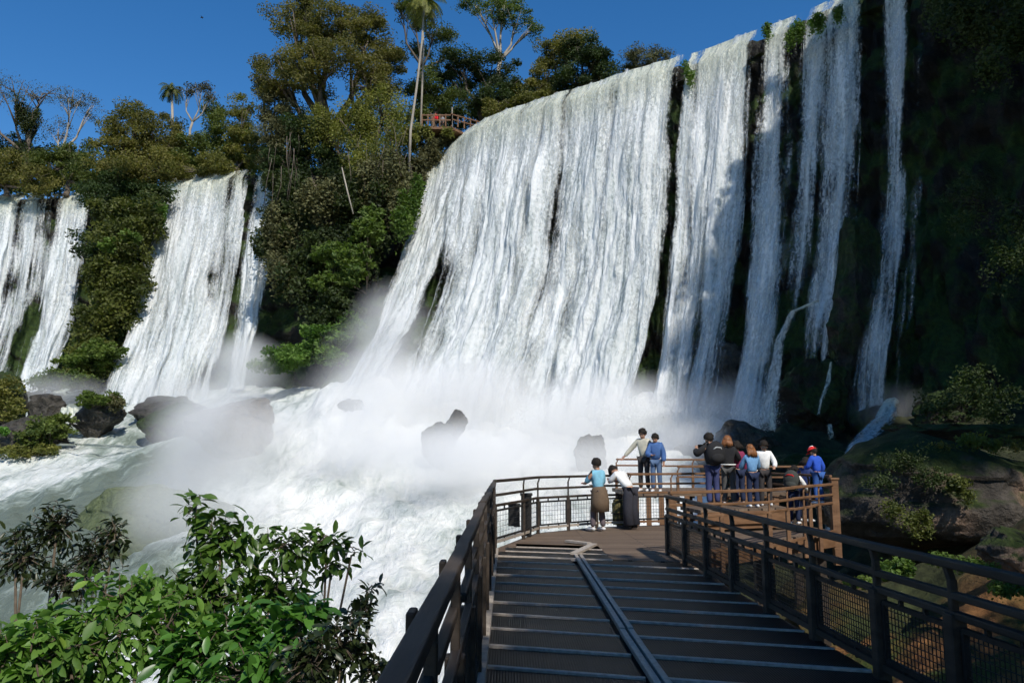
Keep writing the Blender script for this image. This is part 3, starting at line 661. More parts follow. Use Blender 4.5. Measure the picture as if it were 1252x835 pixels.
ptree('tree', 'dark tree in the shade under the huge crown', 78, (385, 240), [(375, 170, 34, 34, 0), (350, 205, 30, 24, 0), (400, 205, 30, 26, 0)], 10000, .36, 'leaf_dark', r0=.5)
ptree('tree', 'slender dark tree right of the huge crown near the top edge', 86, (515, 150), [(505, 20, 20, 16, 0), (530, 40, 20, 14, 0), (515, 60, 16, 10, 2), (545, 70, 14, 9, 1), (490, 5, 14, 12, 0)], 4200, .34, 'leaf_green', r0=.3, fork=.6)
ptree('tree', 'tall tree with a flat umbrella crown and pale twisting branches', 88, (610, 150), [(600, 10, 26, 9, 0), (630, 22, 30, 10, 0), (580, 5, 22, 8, 2), (648, 35, 16, 8, 0), (615, 2, 22, 8, 1)], 3600, .34, 'leaf_green', r0=.34, bark='bark_pale', clump=.6, fork=.55)
ptree('tree', 'dark layered tree behind the upper lookout', 84, (590, 160), [(565, 72, 26, 10, 0), (600, 85, 30, 16, 0), (560, 100, 22, 12, 1), (625, 110, 24, 18, -1), (590, 118, 30, 14, -2), (545, 90, 18, 10, 1)], 10500, .36, 'leaf_dark', r0=.4, clump=.8)
ptree('tree', 'green tree leaning over the upper lookout with red visitor', 80, (530, 160), [(520, 110, 22, 20, 0), (545, 122, 20, 14, 1), (510, 135, 16, 16, 0)], 5500, .34, 'leaf_green', r0=.3)
ptree('tree', 'round tree left of the two at the main brink', 84, (680, 130), [(680, 72, 26, 26, 0), (665, 95, 22, 18, 0), (700, 55, 24, 16, 0), (650, 112, 22, 16, -1)], 9000, .36, 'leaf_olive', r0=.35)
ptree('tree', 'darker round tree standing nearest the main brink', 80, (720, 120), [(722, 78, 28, 22, 0), (742, 88, 20, 16, 0), (712, 55, 20, 12, 1), (700, 100, 22, 14, 0)], 8000, .34, 'leaf_dark', r0=.35)
ptree('tree', 'small dark green tree right behind the upper lookout fence', 79, (640, 150), [(628, 130, 20, 12, 0), (655, 128, 20, 12, 0), (605, 132, 16, 12, 1)], 5500, .34, 'leaf_olive', r0=.25)
ptree('distant_tree', 'hazy grey brown tree farthest right on the skyline', 104, (790, 105), [(785, 75, 24, 14, 0), (808, 70, 16, 9, 0), (770, 85, 12, 12, 0)], 3800, .34, 'leaf_brown', r0=.3)
ptree('tree', 'small bushy tree filling the skyline left of the pale forked tree', 98, (55, 230), [(50, 190, 30, 16, 0), (10, 180, 26, 14, 1), (-20, 190, 30, 20, 0)], 4500, .38, 'leaf_dark', r0=.25)

# palms
def palm(label, base, lean_pts, r, nf, fl, mt='leaf_dark', droop=1.0):
    base = Vector(base); t = empty('palm_tree', base, 0, label, 'palm tree', None)
    mb = MB(); pts = [Vector(p) - base for p in lean_pts]; mb.tube(pts, [r*(1.3 - .5*i/(len(pts)-1)) for i in range(len(pts))], 8); mb.build('trunk', M['bark_pale'], t, True)
    top = pts[-1]; V = []; Fc = []; T = []
    for k in range(nf):
        az = 2*math.pi*k/nf + rnd.uniform(-.2, .2); el = rnd.uniform(-.1, 1.2); prev = top
        d = Vector((math.cos(az)*math.cos(el), math.sin(az)*math.cos(el), math.sin(el))); p = top.copy(); side = Vector((-math.sin(az), math.cos(az), 0)); st = 16
        for i in range(st):
            q = p + d * (fl/st); d = (d + Vector((0, 0, -.13*droop))).normalized()
            ll = fl*.24*math.sin(math.pi*(.12 + .85*i/st))
            for sg in (-1, 1):
                for h in (0, .5):
                    a = p.lerp(q, h); tip = a + side*sg*ll*.75 + d*ll*.35 + Vector((0, 0, -ll*.55)); wv_ = d*(fl/st*.28)
                    i0 = len(V); V += [a - wv_*.5, a + wv_, tip + wv_*.3, tip]; Fc.append([i0, i0+1, i0+2, i0+3]); T += [rnd.random()]*4
            i0 = len(V); V += [p - side*.05, p + side*.05, q + side*.03, q - side*.03]; Fc.append([i0, i0+1, i0+2, i0+3]); T += [.6]*4
            p = q
    link_mesh('fronds', np_mesh('fronds', [list(v) for v in V], Fc, False, attrs={'tint': T}), M[mt], t); return t
palm('small palm rising above the forest on the left skyline', at(212, 190, Y=93), [at(212, 190, Y=93), at(211, 150, Y=93), at(210, 110, Y=93)], .16, 26, 2.1, 'leaf_green', 1.3)
palm('tall palm with a long bare pale trunk leaning against the forest', at(500, 212, Y=72), [at(500, 212, Y=72), at(502, 160, Y=72), at(509, 110, Y=72.3), at(516, 50, Y=72.6), at(519, 2, Y=73)], .105, 30, 2.8, 'leaf_olive', 1.3)
palm('tall palm seen mostly as a second thin trunk beside the leaning one', at(517, 110, Y=77), [at(513, 190, Y=77), at(516, 110, Y=77), at(518, 60, Y=77), at(516, 12, Y=77)], .09, 24, 2.4, 'leaf_olive', 1.3)
mb = MB(); mb.tube([at(432, 262, Y=67), at(425, 235, Y=67.3), at(418, 205, Y=68)], [.06, .07, .05], 6)
tag(mb.build('fallen_branch', M['bark_pale'], None, True), 'pale dead branch slanting over the dark slope under the huge tree', 'branch')

# vegetation masses that read as one
def mass(name, label, bl, n, leaf, mt, clump=.9, drop=0, kind='stuff', cat='vegetation', up=.35):
    P, T = blob_points(bl, n, clump, .2, drop)
    o = link_mesh(name, leaves_mesh(name, P, leaf, T, up), M[mt]); return tag(o, label, cat, None, kind)
def B(px, py, rx, ry, Y, d=None): return pxblob(px, py, rx, ry, Y, d)
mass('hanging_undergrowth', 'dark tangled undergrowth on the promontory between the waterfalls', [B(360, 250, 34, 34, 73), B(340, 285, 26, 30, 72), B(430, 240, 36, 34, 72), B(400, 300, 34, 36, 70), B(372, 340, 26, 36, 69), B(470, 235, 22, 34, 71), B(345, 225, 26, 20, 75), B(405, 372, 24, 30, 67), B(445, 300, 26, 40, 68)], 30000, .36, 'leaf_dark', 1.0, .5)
mass('hanging_undergrowth', 'olive brown hanging growth along the upper promontory edge', [B(342, 270, 20, 30, 71), B(395, 235, 30, 18, 71), B(460, 205, 26, 34, 71), B(488, 240, 16, 30, 69.5), B(345, 320, 14, 22, 69), B(490, 205, 14, 24, 70)], 15000, .32, 'leaf_brown', .8, 1.2)
mass('slope_vegetation', 'green bushy slope between the first and second waterfall', [B(150, 285, 34, 26, 80), B(130, 335, 30, 34, 79), B(160, 330, 22, 40, 78), B(128, 390, 30, 40, 77), B(112, 430, 24, 26, 76), B(180, 262, 18, 24, 81), B(98, 455, 24, 18, 74), B(145, 255, 36, 14, 83)], 26000, .38, 'leaf_green', 1.0, .4)
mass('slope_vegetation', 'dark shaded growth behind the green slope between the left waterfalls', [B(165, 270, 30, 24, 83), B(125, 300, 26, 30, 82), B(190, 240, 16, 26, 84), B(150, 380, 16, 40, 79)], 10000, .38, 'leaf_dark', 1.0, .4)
mass('moss_slope', 'bright green grassy bank below the bushes left of the second waterfall', [B(110, 440, 32, 14, 74), B(125, 428, 24, 12, 73), B(85, 462, 30, 8, 73), B(60, 468, 20, 8, 76)], 9000, .3, 'leaf_grass', .6)
mass('moss_slope', 'bright green bank beside the left foot of the wide waterfall', [B(395, 412, 30, 14, 64), B(358, 436, 30, 14, 63), B(425, 395, 14, 14, 64), B(330, 448, 20, 10, 64), B(405, 435, 20, 14, 63.5)], 9000, .3, 'leaf_grass', .6)
mass('brink_grass', 'light green grass hanging over the left edge of the wide waterfall', [B(500, 245, 12, 22, 69), B(512, 228, 8, 14, 70), B(492, 262, 10, 12, 68)], 5000, .28, 'leaf_grass', .5, .8)
mass('brink_bushes', 'dark bushes in the shade on top of the right cliff', [B(1185, 20, 36, 34, 40), B(1235, 30, 26, 40, 38), B(1160, -5, 26, 30, 42), B(1215, 75, 18, 14, 38)], 12000, .2, 'leaf_dark', .6, .5)
mass('cliff_ferns', 'sparse dark ferns clinging to the shaded right cliff', [B(1190, 470, 34, 26, 37), B(1150, 490, 26, 16, 36.5), B(1235, 300, 30, 60, 36), B(1180, 250, 20, 50, 38), B(1225, 490, 26, 26, 34)], 6000, .16, 'leaf_dark', .5, .3)

mass('forest_edge', 'dense forest closing the skyline behind the left waterfalls', [B(x, 205 + (i*37 % 17) - 8, 30, 26, 100 + (i*13 % 7)) for i, x in enumerate(range(-60, 350, 34))] + [B(x, 228, 30, 14, 96) for x in range(-50, 345, 40)], 34000, .42, 'leaf_green', 1.1)
mass('forest_edge', 'dense forest closing the skyline behind the upper lookout', [B(545, 140, 26, 18, 92), B(585, 142, 30, 14, 92), B(640, 128, 30, 14, 90), B(690, 115, 30, 12, 88), B(730, 100, 26, 10, 86)], 9000, .38, 'leaf_dark', 1.0)
spm = mat('spray_drops', (.9, .92, .91), .6); 
pl = []
for i in range(46):
    x = 440 + i * 11 + rnd.uniform(-8, 8); yb = 505 + rnd.uniform(-8, 22); Yb = float(np.interp(x, [440, 600, 760, 900], [60, 57, 51, 46])) - rnd.uniform(1.5, 6)
    h = rnd.uniform(8, 26); pl.append(B(x, yb - h * .4, rnd.uniform(7, 20), h, Yb, 1.2))
P, T = blob_points(pl, 60000, .9, .0, .5)
tag(link_mesh('spray', leaves_mesh('spray', P, .05, T, .2, ratio=.9), spm), 'flying drops of spray bursting up along the foot of the falls', 'spray', None, 'stuff')
mb = MB()
for i in range(34):
    x = rnd.choice([rnd.uniform(425, 505), rnd.uniform(440, 500), rnd.uniform(330, 365)]); left = x < 200; y0 = rnd.uniform(232, 250) if left else rnd.uniform(150, 215); Yv = (77 if left else 69.5) + rnd.uniform(0, 1.5); ln = rnd.uniform(20, 70); p = at(x, y0, Y=Yv)
    q = p + Vector((rnd.uniform(-.8, .8), 0, -ln*mpp(Yv))); mb.tube([p, p.lerp(q, .5) + Vector((rnd.uniform(-.3, .3), 0, 0)), q], rnd.uniform(.012, .03), 4)
tag(mb.build('hanging_vines', M['bark'], None, True), 'thin pale vines and aerial roots hanging down the wooded slopes', 'vines', None, 'stuff')
# leafy bushes and grass tufts one can tell apart
def bush(label, bl, n, leaf, mt, name='bush', clump=.5, group=None, drop=0, cat='bush'):
    c0 = Vector(bl[0][0]); low = min(b[0][2] - b[1][2] for b in bl); base = Vector((c0.x, c0.y, low))
    t = empty(name, base, 0, label, cat, group); loc = [((c[0]-base.x, c[1]-base.y, c[2]-base.z), r) for c, r in bl]
    P, T = blob_points(loc, n, clump, .2, drop); link_mesh('foliage', leaves_mesh('foliage', P, leaf, T), M[mt], t)
    mb = MB()
    for c, r in loc:
        q_ = min(1.0, min(r) / .9) ** 1.3 * .8
        for k in range(3): mb.tube([(0, 0, 0), (c[0]*.8, c[1]*.8, c[2]*.45), (c[0] + rnd.uniform(-.5, .5)*r[0], c[1] + rnd.uniform(-.5, .5)*r[1], c[2])], [.05*q_, .03*q_, .012*q_], 5)
    mb.build('stem', M['bark'], t, True); return t
bush('large leaved green bush lit against the dark slope left of the wide waterfall', [B(450, 285, 22, 18, 66), B(425, 315, 28, 18, 65.5), B(400, 310, 18, 12, 66), B(455, 262, 16, 10, 66.5), B(430, 338, 20, 12, 65), B(400, 345, 18, 12, 65)], 7000, .34, 'leaf_grass')
bush('dark bush below the large leaved bush, near the mist', [B(410, 365, 20, 20, 65), B(425, 380, 16, 12, 64.5), B(395, 390, 14, 12, 65)], 4000, .3, 'leaf_dark')
bush('yellow green bush sticking out in the middle of the left green slope', [B(135, 300, 12, 8, 77), B(160, 292, 12, 7, 77)], 1200, .34, 'leaf_grass')
bush('round green bush on the square rock with orange plants', [B(110, 488, 18, 8, 61.5), B(135, 488, 14, 8, 61.5)], 2400, .24, 'leaf_grass', clump=.35)
bush('rusty orange plants on the right corner of the square rock', [B(143, 492, 9, 9, 61)], 700, .22, 'leaf_brown', clump=.3)
bush('green bush in front of the far left dark rock', [B(62, 525, 26, 14, 59.5), B(40, 535, 16, 14, 59.3), B(75, 512, 14, 8, 60)], 4500, .24, 'leaf_green', clump=.4)
bush('brown and green bush at the left edge above the rapids', [B(8, 480, 18, 22, 65), B(20, 505, 14, 12, 62), B(-15, 490, 20, 24, 64)], 3500, .26, 'leaf_olive', clump=.4)
bush('small vivid green plant at the left edge low above the river', [B(3, 527, 7, 5, 58.5)], 600, .2, 'leaf_bright', clump=.25)
bush('low grey green bush at the water edge left of the rapids', [B(25, 552, 24, 8, 58.8), B(55, 550, 14, 7, 58.5)], 2000, .22, 'leaf_olive', clump=.35)
bush('grass tuft on the brink right of the stream with the dark gap', [B(938, 32, 5, 7, 53.5)], 900, .16, 'leaf_grass', 'grass_tuft', .25, None, .4)
bush('wide grass tuft on the brink between the narrow stream and the thin pair', [B(972, 32, 9, 7, 51), B(966, 40, 5, 5, 51)], 1500, .16, 'leaf_grass', 'grass_tuft', .25, None, .5)
bush('grass tuft hanging on the brink above the thin pair of streams', [B(998, 22, 8, 8, 49.5)], 1300, .16, 'leaf_grass', 'grass_tuft', .25, None, .5)
bush('small grass tuft between the thin pair of streams at the top edge', [B(1024, 12, 5, 6, 49)], 700, .16, 'leaf_grass', 'grass_tuft', .25, None, .4)
bush('small moss tuft on the brink at the gap right of the wide waterfall', [B(843, 88, 5, 12, 58), B(838, 76, 4, 4, 59)], 700, .18, 'leaf_grass', 'grass_tuft', .25, None, .5)
bush('narrow green clump above the left corner of the second waterfall', [B(197, 258, 5, 16, 82)], 700, .3, 'leaf_grass', 'grass_tuft', .4, None, .5)
# ferns on the big boulder
bush('bright fern on top of the big mossy boulder', [B(1188, 537, 16, 9, 23), B(1215, 540, 12, 6, 23)], 1500, .09, 'leaf_green', 'fern', .18, None, .1)
bush('green fern on the middle of the big mossy boulder beside the bare tan stone', [B(1170, 585, 14, 12, 21.6), B(1180, 598, 10, 8, 21.5)], 1300, .09, 'leaf_green', 'fern', .18, None, .1)
bush('low fern on the front of the big mossy boulder above the ground', [B(1115, 632, 22, 10, 21.2), B(1090, 618, 14, 10, 21.4), B(1130, 648, 10, 6, 21.0)], 2200, .08, 'leaf_green', 'fern', .18, None, .1)
bush('dark moss clump on the left shoulder of the big boulder', [B(1100, 560, 26, 12, 22.4), B(1130, 580, 22, 12, 22.0), B(1080, 590, 14, 14, 22)], 3500, .07, 'leaf_dark', 'moss_clump', .2, None, .1)
bush('moss clump along the top edge of the big boulder toward the right', [B(1140, 545, 22, 6, 23), B(1240, 540, 16, 6, 23)], 1700, .07, 'leaf_olive', 'moss_clump', .18, None, .1)
bush('grass clump beside the red earth behind the railing', [B(1100, 690, 16, 8, 13), B(1085, 700, 10, 6, 12.5)], 1500, .07, 'leaf_grass', 'grass_clump', .1, None, .03, 'grass')
bush('small leafy weed seen between the middle and lower handrail', [B(1048, 712, 14, 6, 11.2)], 800, .06, 'leaf_grass', 'weed', .1, None, 0, 'plant')
bush('small leafy weed on the red earth behind the handrail post', [B(985, 692, 10, 4, 13.5)], 400, .06, 'leaf_green', 'weed', .1, None, 0, 'plant')
bush('yellow green grass on the sloping bank at the right edge', [B(1190, 690, 24, 6, 14.5), B(1235, 715, 20, 12, 13), B(1150, 682, 20, 5, 15)], 2600, .07, 'leaf_grass', 'grass_clump', .12, None, .03, 'grass')

# ------------------------------------------------------------------ boardwalk
DZ = -1.65
def deck_box(mb, poly, z, th=.08):
    i = len(mb.v); n_ = len(poly)
    for zz in (z, z - th):
        for x, y in poly: mb.v.append(Vector((x, y, zz)))
    mb.f.append([i+k for k in range(n_)]); mb.f.append([i+n_+k for k in range(n_)][::-1])
    for k in range(n_): mb.f.append([i+k, i+n_+k, i+n_+(k+1)%n_, i+(k+1)%n_][::1])
bw = empty('boardwalk', (1.2, 7, DZ), 0, 'dark grated boardwalk with grey cross strips leading towards the falls', 'walkway')
def into(o, par):
    o.parent = par; o.matrix_parent_inverse = Matrix.Translation(par.location).inverted(); return o
XL, XR, SK = -.20, 2.86, -.285      # deck edges, skew of the cross strips
y = -1.2; k = 0
def skew(x, y): return y + SK * (x - XL) * .98
lines_y = []
while y < 15.7:
    mb = MB(); g = .05
    XL_ = XL if y < 14.2 else float(np.interp(y + .72, [14.8, 16.8, 17.9], [-.2, .36, .75])); S1 = y < 13.6
    for xa, xb in (((XL_, 1.03), (1.21, XR)) if S1 else ((XL_, 1.7),)):
        deck_box(mb, [(xa, skew(xa, y) + g), (xb, skew(xb, y) + g), (xb, skew(xb, y + .72) - g), (xa, skew(xa, y + .72) - g)], DZ - .012 - .004*(k % 3), .05)
    into(mb.build('grating_panel', M['deck_panel']), bw)
    mb = MB(); mb.beam((XL_, skew(XL_, y), DZ - .022), (1.045 if S1 else 1.7, skew(1.045 if S1 else 1.7, y), DZ - .030), .055, .05)
    if S1: mb.beam((1.195, skew(1.195, y), DZ - .022), (XR, skew(XR, y), DZ - .030), .055, .05)
    into(mb.build('cross_strip', M['batten'], None, False, .004), bw); y += .72; k += 1
mb = MB(); mb.beam((1.085, -1.4, DZ + .004), (1.10, 8, DZ - .008), .055, .05); mb.beam((1.10, 8.003, DZ + .004), (1.15, 14.0, DZ - .008), .055, .05)
mb.beam((1.165, -1.4, DZ + .004), (1.18, 8, DZ - .008), .055, .05); mb.beam((1.18, 8.003, DZ + .004), (1.23, 13.9, DZ - .008), .055, .05)
into(mb.build('centre_strip', M['batten'], None, False, .006), bw)
mb = MB(); mb.beam((1.13, 14.05, DZ + .012), (1.62, 15.5, DZ + .012), .13, .04); mb.beam((1.55, 15.62, DZ + .014), (1.16, 16.1, DZ + .014), .12, .04)
into(mb.build('seam_strip', M['batten']), bw)
mb = MB(); mb.beam((XL - .01, -1.4, DZ + .012), (XL - .01, 14.6, DZ + .012), .09, .07); into(mb.build('edge_board', M['batten'], None, False, .005), bw)
mb = MB()
for x in (XL + .1, 2.0, XR - .1): mb.beam((x, -1.4, DZ - .16), (x, 14.3, DZ - .16), .12, .16)
mb.beam((1.12, -1.4, DZ - .16), (1.14, 14.0, DZ - .16), .3, .16)  # dark underlay added to block bright foam showing through the centre gap
into(mb.build('joists_and_underlay', M['steel_dark']), bw)
mb = MB()
for yy in (1.5, 5.5, 9.5, 13.5):
    for x in (XL + .1, XR - .1): mb.beam((x, yy, DZ - .25), (x, yy, -8.5), .22, .22)
into(mb.build('pile', M['wood_dark']), bw)

PL = empty('lookout_deck', (4, 17, DZ), 0, 'sunlit brown plank lookout platform beyond the boardwalk where the visitors stand', 'platform')
mb = MB(); poly = [(XL, 14.05), (2.86, 13.2), (3.1, 14.4), (7.4, 18.45), (7.1, 21.8), (5.2, 20.7), (2.1, 19.6), (.62, 18.1), (.25, 16.8), (XL - .05, 15.0)]
deck_box(mb, poly, DZ - .02, .07); into(mb.build('planking', M['planks']), PL)
mb = MB()
for x, y_ in ((.2, 15), (1.2, 17.6), (3.4, 15), (5.2, 17), (7.1, 18.7), (6.7, 21.1), (5.2, 20)): mb.beam((x, y_, DZ - .1), (x, y_, -8.5), .22, .22)
into(mb.build('pile', M['wood_dark']), PL)
mb = MB()
for a, b in zip(poly, poly[1:] + poly[:1]): mb.beam((a[0], a[1], DZ - .22), (b[0], b[1], DZ - .22), .1, .24)
into(mb.build('rim_beam', M['wood_brown']), PL)
# raised steps
RS = empty('raised_deck', (5.6, 19.4, DZ), 0, 'raised wooden step on the lookout under the group with backpacks', 'platform')
mb = MB(); deck_box(mb, [(4.25, 18.0), (6.5, 18.9), (6.6, 20.9), (5.25, 20.1), (4.1, 19.4)], -1.17, .08); into(mb.build('planking', M['planks']), RS)
mb = MB(); mb.beam((4.25, 18.02, -1.36), (6.5, 18.92, -1.36), .06, .28); mb.beam((4.27, 18.08, -1.55), (6.5, 18.98, -1.55), .05, .12); into(mb.build('riser', M['wood_brown']), RS)
FP = empty('far_deck', (4.6, 23, -1), 0, 'far higher wooden platform close to the spray with two visitors', 'platform')
mb = MB(); deck_box(mb, [(3.2, 21.7), (8.0, 21.9), (8.0, 25.2), (3.2, 25.0)], -.95, .1); into(mb.build('planking', M['planks']), FP)
mb = MB()
for i in range(14): x = 3.4 + i*.34; mb.beam((x, 21.66, -1.02), (x, 21.66, -2.3), .13, .05, (0, 1, 0))
into(mb.build('skirt_board', M['wood_brown']), FP)
mb = MB()
for x in (3.4, 5.5, 7.7):
    for y_ in (21.85, 24.8): mb.beam((x, y_, -1.05), (x, y_, -8), .2, .2)
into(mb.build('pile', M['wood_dark']), FP)

def railing(name, label, pts, zt, zb, gaps, post_sp, mt, wt=.10, panel=True, toe=None, group='boardwalk railings', post_w=.075, knob=False, dens=.07, skip_panel=(), postmat=None):
    """pts: (x,y,[dz]); zt top of rail, zb deck; gaps: rail heights above zb as fractions"""
    P3 = [Vector((p[0], p[1], p[2] if len(p) > 2 else 0)) for p in pts]
    r = empty(name, (P3[0].x, P3[0].y, zb), 0, label, 'railing', group)
    H = zt - zb
    for gi, g in enumerate(gaps):
        mb = MB()
        for a, b in zip(P3, P3[1:]):
            n_ = max(1, int((b-a).length / (post_sp*1.0))); 
            for i in range(n_):
                p = a.lerp(b, i/n_); q = a.lerp(b, (i+1)/n_); jz = rnd.uniform(-.012, .012); jx = rnd.uniform(-.012, .012)
                p = p + Vector((jx, 0, zb + H*g + jz)); q = q + Vector((jx, 0, zb + H*g + jz*.5)); 
                mb.beam(p, q + (q-p).normalized()*.03, wt if gi == 0 else wt*.7, .055 if gi == 0 else .05)
        into(mb.build('handrail' if gi == 0 else 'side_rail', M[mt], None, False, .01), r)
    k = 0
    for si, (a, b) in enumerate(zip(P3, P3[1:])):
        n_ = max(1, round((b-a).length / post_sp)); d = (b-a).normalized(); sd = Vector((d.y, -d.x, 0))
        for i in range(n_ + (1 if si == len(P3)-2 else 0)):
            p = a.lerp(b, i/n_); mb = MB(); zl = zb + H*gaps[-1]
            mb.beam(p + Vector((0, 0, zb - .3)), p + Vector((0, 0, zl)), post_w*1.25, post_w*1.25, (1, 0, 0))
            mb.beam(p + Vector((0, 0, zl - .02)), p + Vector((0, 0, zt - .10)), post_w*.6, post_w*.6, (1, 0, 0))
            mb.beam(p + Vector((0, 0, zt - .12)), p - sd*.0 + d*.05 + Vector((0, 0, zt - .02)), post_w*.55, post_w*.55, (1, 0, 0))
            if knob: mb.box(p + Vector((-.062, 0, zt - .04)), (.03, .10, .07)); 
            into(mb.build('post', M[postmat or mt], None, False, .008), r)
            if panel and i < n_ and k not in skip_panel:
                q = a.lerp(b, (i+1)/n_); pa = p + d*(post_w*.9 + .02); qa = q - d*(post_w*.9 + .02); z0 = zb + .16; z1 = zl - .09
                fr = MB()
                for (u, v) in (((pa, z0), (qa, z0)), ((pa, z1), (qa, z1)), ((pa, z0), (pa, z1)), ((qa, z0), (qa, z1))):
                    fr.beam(Vector((u[0].x, u[0].y, u[1] + u[0].z)), Vector((v[0].x, v[0].y, v[1] + v[0].z)), .035, .035, (0, 0, 1) if u[1] == v[1] else (1, 0, 0))
                for e in (.3, .7):
                    m_ = pa.lerp(qa, e); fr.beam(m_ + Vector((0, 0, z1)), m_ + Vector((0, 0, zl)), .03, .03, (1, 0, 0)); fr.beam(m_ + Vector((0, 0, z0 - .1)), m_ + Vector((0, 0, z0)), .03, .03, (1, 0, 0))
                fo = into(fr.build('panel_frame', M['steel_dark']), r)
                ms = MB(); Ln = (qa - pa).length; nx = int(Ln/dens)
                for j in range(1, nx): m_ = pa.lerp(qa, j/nx); ms.beam(m_ + Vector((0, 0, z0)), m_ + Vector((0, 0, z1)), .006, .006, (1, 0, 0))
                nz = int((z1 - z0)/dens)
                for j in range(1, nz): zz = z0 + (z1-z0)*j/nz; ms.beam(pa + Vector((0, 0, zz)), qa + Vector((0, 0, zz)), .006, .006)
                wo = ms.build('wire_mesh', M['steel_dark']); wo.parent = fo
            k += 1
    if toe:
        mb = MB()
        for a, b in zip(P3, P3[1:]): mb.beam(a + Vector((0, 0, zb + .10)), b + Vector((0, 0, zb + .10)), .05, .05)
        into(mb.build('bottom_rail', M[toe]), r)
    return r
G3 = (1.0, .80, .63)
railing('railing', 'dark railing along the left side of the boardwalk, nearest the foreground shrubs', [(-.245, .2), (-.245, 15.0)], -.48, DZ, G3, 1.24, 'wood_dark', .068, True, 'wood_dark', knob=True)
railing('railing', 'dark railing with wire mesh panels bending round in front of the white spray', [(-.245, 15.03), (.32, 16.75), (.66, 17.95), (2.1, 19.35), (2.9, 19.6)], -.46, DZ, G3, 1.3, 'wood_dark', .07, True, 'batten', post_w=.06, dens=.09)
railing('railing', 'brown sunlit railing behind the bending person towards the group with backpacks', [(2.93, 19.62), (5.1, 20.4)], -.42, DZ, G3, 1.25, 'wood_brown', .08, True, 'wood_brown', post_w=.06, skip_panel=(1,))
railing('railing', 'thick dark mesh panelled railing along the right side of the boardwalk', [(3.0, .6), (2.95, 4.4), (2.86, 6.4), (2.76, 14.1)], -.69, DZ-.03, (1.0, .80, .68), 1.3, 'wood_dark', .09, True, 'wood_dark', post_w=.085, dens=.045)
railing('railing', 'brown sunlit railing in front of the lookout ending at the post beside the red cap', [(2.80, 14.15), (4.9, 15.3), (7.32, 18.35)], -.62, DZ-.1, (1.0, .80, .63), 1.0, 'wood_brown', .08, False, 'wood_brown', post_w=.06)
railing('railing', 'short brown railing behind the white sleeved people at the right end of the lookout', [(7.36, 18.5), (6.95, 21.5), (5.3, 20.35)], -.44, DZ, (1.0, .78, .5), 1.2, 'wood_brown', .07, False, None, post_w=.07)
railing('railing', 'farthest grey brown railing on the higher platform beside the man in cream shirt', [(3.3, 24.7), (8.0, 24.9)], -.09, -.95, (1.0, .78, .5), 1.1, 'wood_brown', .07, False, None, post_w=.06)
railing('railing', 'grey brown railing slanting along the front of the higher platform', [(4.6, 22.0), (8.0, 21.95)], -.28, -.95, (1.0, .6), 1.1, 'wood_brown', .06, False, None, post_w=.06)
# end post
mb = MB(); mb.beam((7.38, 18.4, -2.4), (7.38, 18.4, -.52), .16, .16, (1, 0, 0)); mb.box((7.38, 18.4, -.50), (.2, .2, .05))
tag(mb.build('end_post', M['wood_brown'], None, False, .01), 'stout brown corner post beside the child in the red cap', 'post')
# black bin and panel beside the corner
p0 = at(643.5, 655, z=DZ); t = empty('litter_bin', (p0.x, p0.y, DZ), 0, 'black post with a dark boxy bin at the bend of the boardwalk railing', 'bin')
mb = MB(); mb.box((0, 0, .42), (.22, .2, .84)); mb.box((0, 0, .86), (.26, .24, .05)); mb.build('post', M['steel_dark'], t, False, .01)
mb = MB(); mb.box((-.26, .0, .42), (.24, .2, .42)); mb.box((-.2, 0, .22), (.14, .16, .06)); mb.build('bin_body', M['steel_dark'], t, False, .015)
mb = MB(); mb.box((-.26, 0, .65), (.27, .23, .03)); mb.build('lid', M['wood_dark'], t)
p0 = at(758, 641, z=DZ); t = empty('waste_bin', (p0.x, p0.y, DZ), 0, 'squat olive green bin on the deck left of the bending person', 'bin')
cloth('olive_paint', (.10, .085, .03)); 
mb = MB(); mb.tube([(0, 0, 0), (0, 0, .05), (0, 0, .5), (0, 0, .56)], [.17, .18, .19, .15], 14); mb.build('bin_body', M['olive_paint'], t, True)
mb = MB(); mb.tube([(0, 0, .555), (0, 0, .59), (0, 0, .62)], [.16, .165, .08], 14); mb.build('lid', M['olive_paint'], t, True)
mb = MB(); mb.box((0, 0, .27), (.37, .37, .04)); mb.build('band', M['wood_dark'], t)

# upper lookout over the falls
UY = 74.0
ua = at(516, 158, Y=UY); ub = at(552, 155, Y=UY); uc = at(590, 166, Y=UY + 3.5)
UL = empty('upper_lookout', tuple(ub), 0, 'brown wooden lookout perched on the cliff top at the left end of the wide waterfall', 'platform')
mb = MB(); deck_box(mb, [(ua.x, ua.y), (ub.x, ub.y), (uc.x, uc.y), (uc.x - 1, uc.y + 3), (ua.x, ua.y + 3)], ub.z, .25); into(mb.build('deck', M['wood_brown']), UL)
def urail(a, b, za, zb2):
    a = Vector((a.x, a.y, za)); b = Vector((b.x, b.y, zb2))
    for h in (1.15, .65): mb.beam(a + Vector((0, 0, h)), b + Vector((0, 0, h)), .1, .12)
    n_ = 5
    for i in range(n_ + 1): p = a.lerp(b, i/n_); pb = MB(); pb.beam(p, p + Vector((0, 0, 1.25)), .12, .12, (1, 0, 0)); into(pb.build('post', M['wood_brown']), UL)
mb = MB(); urail(ua, ub, ub.z, ub.z); urail(ub, uc, ub.z + .1, uc.z + .2); into(mb.build('handrail', M['wood_brown']), UL)
mass('bank_growth', 'brown and green growth on the bank under the upper lookout', [B(522, 178, 12, 14, 74.5), B(538, 172, 12, 9, 75.5), B(512, 200, 10, 18, 73.5), B(530, 190, 10, 14, 75), B(550, 163, 9, 5, 76)], 7000, .26, 'leaf_brown', .5, .5)
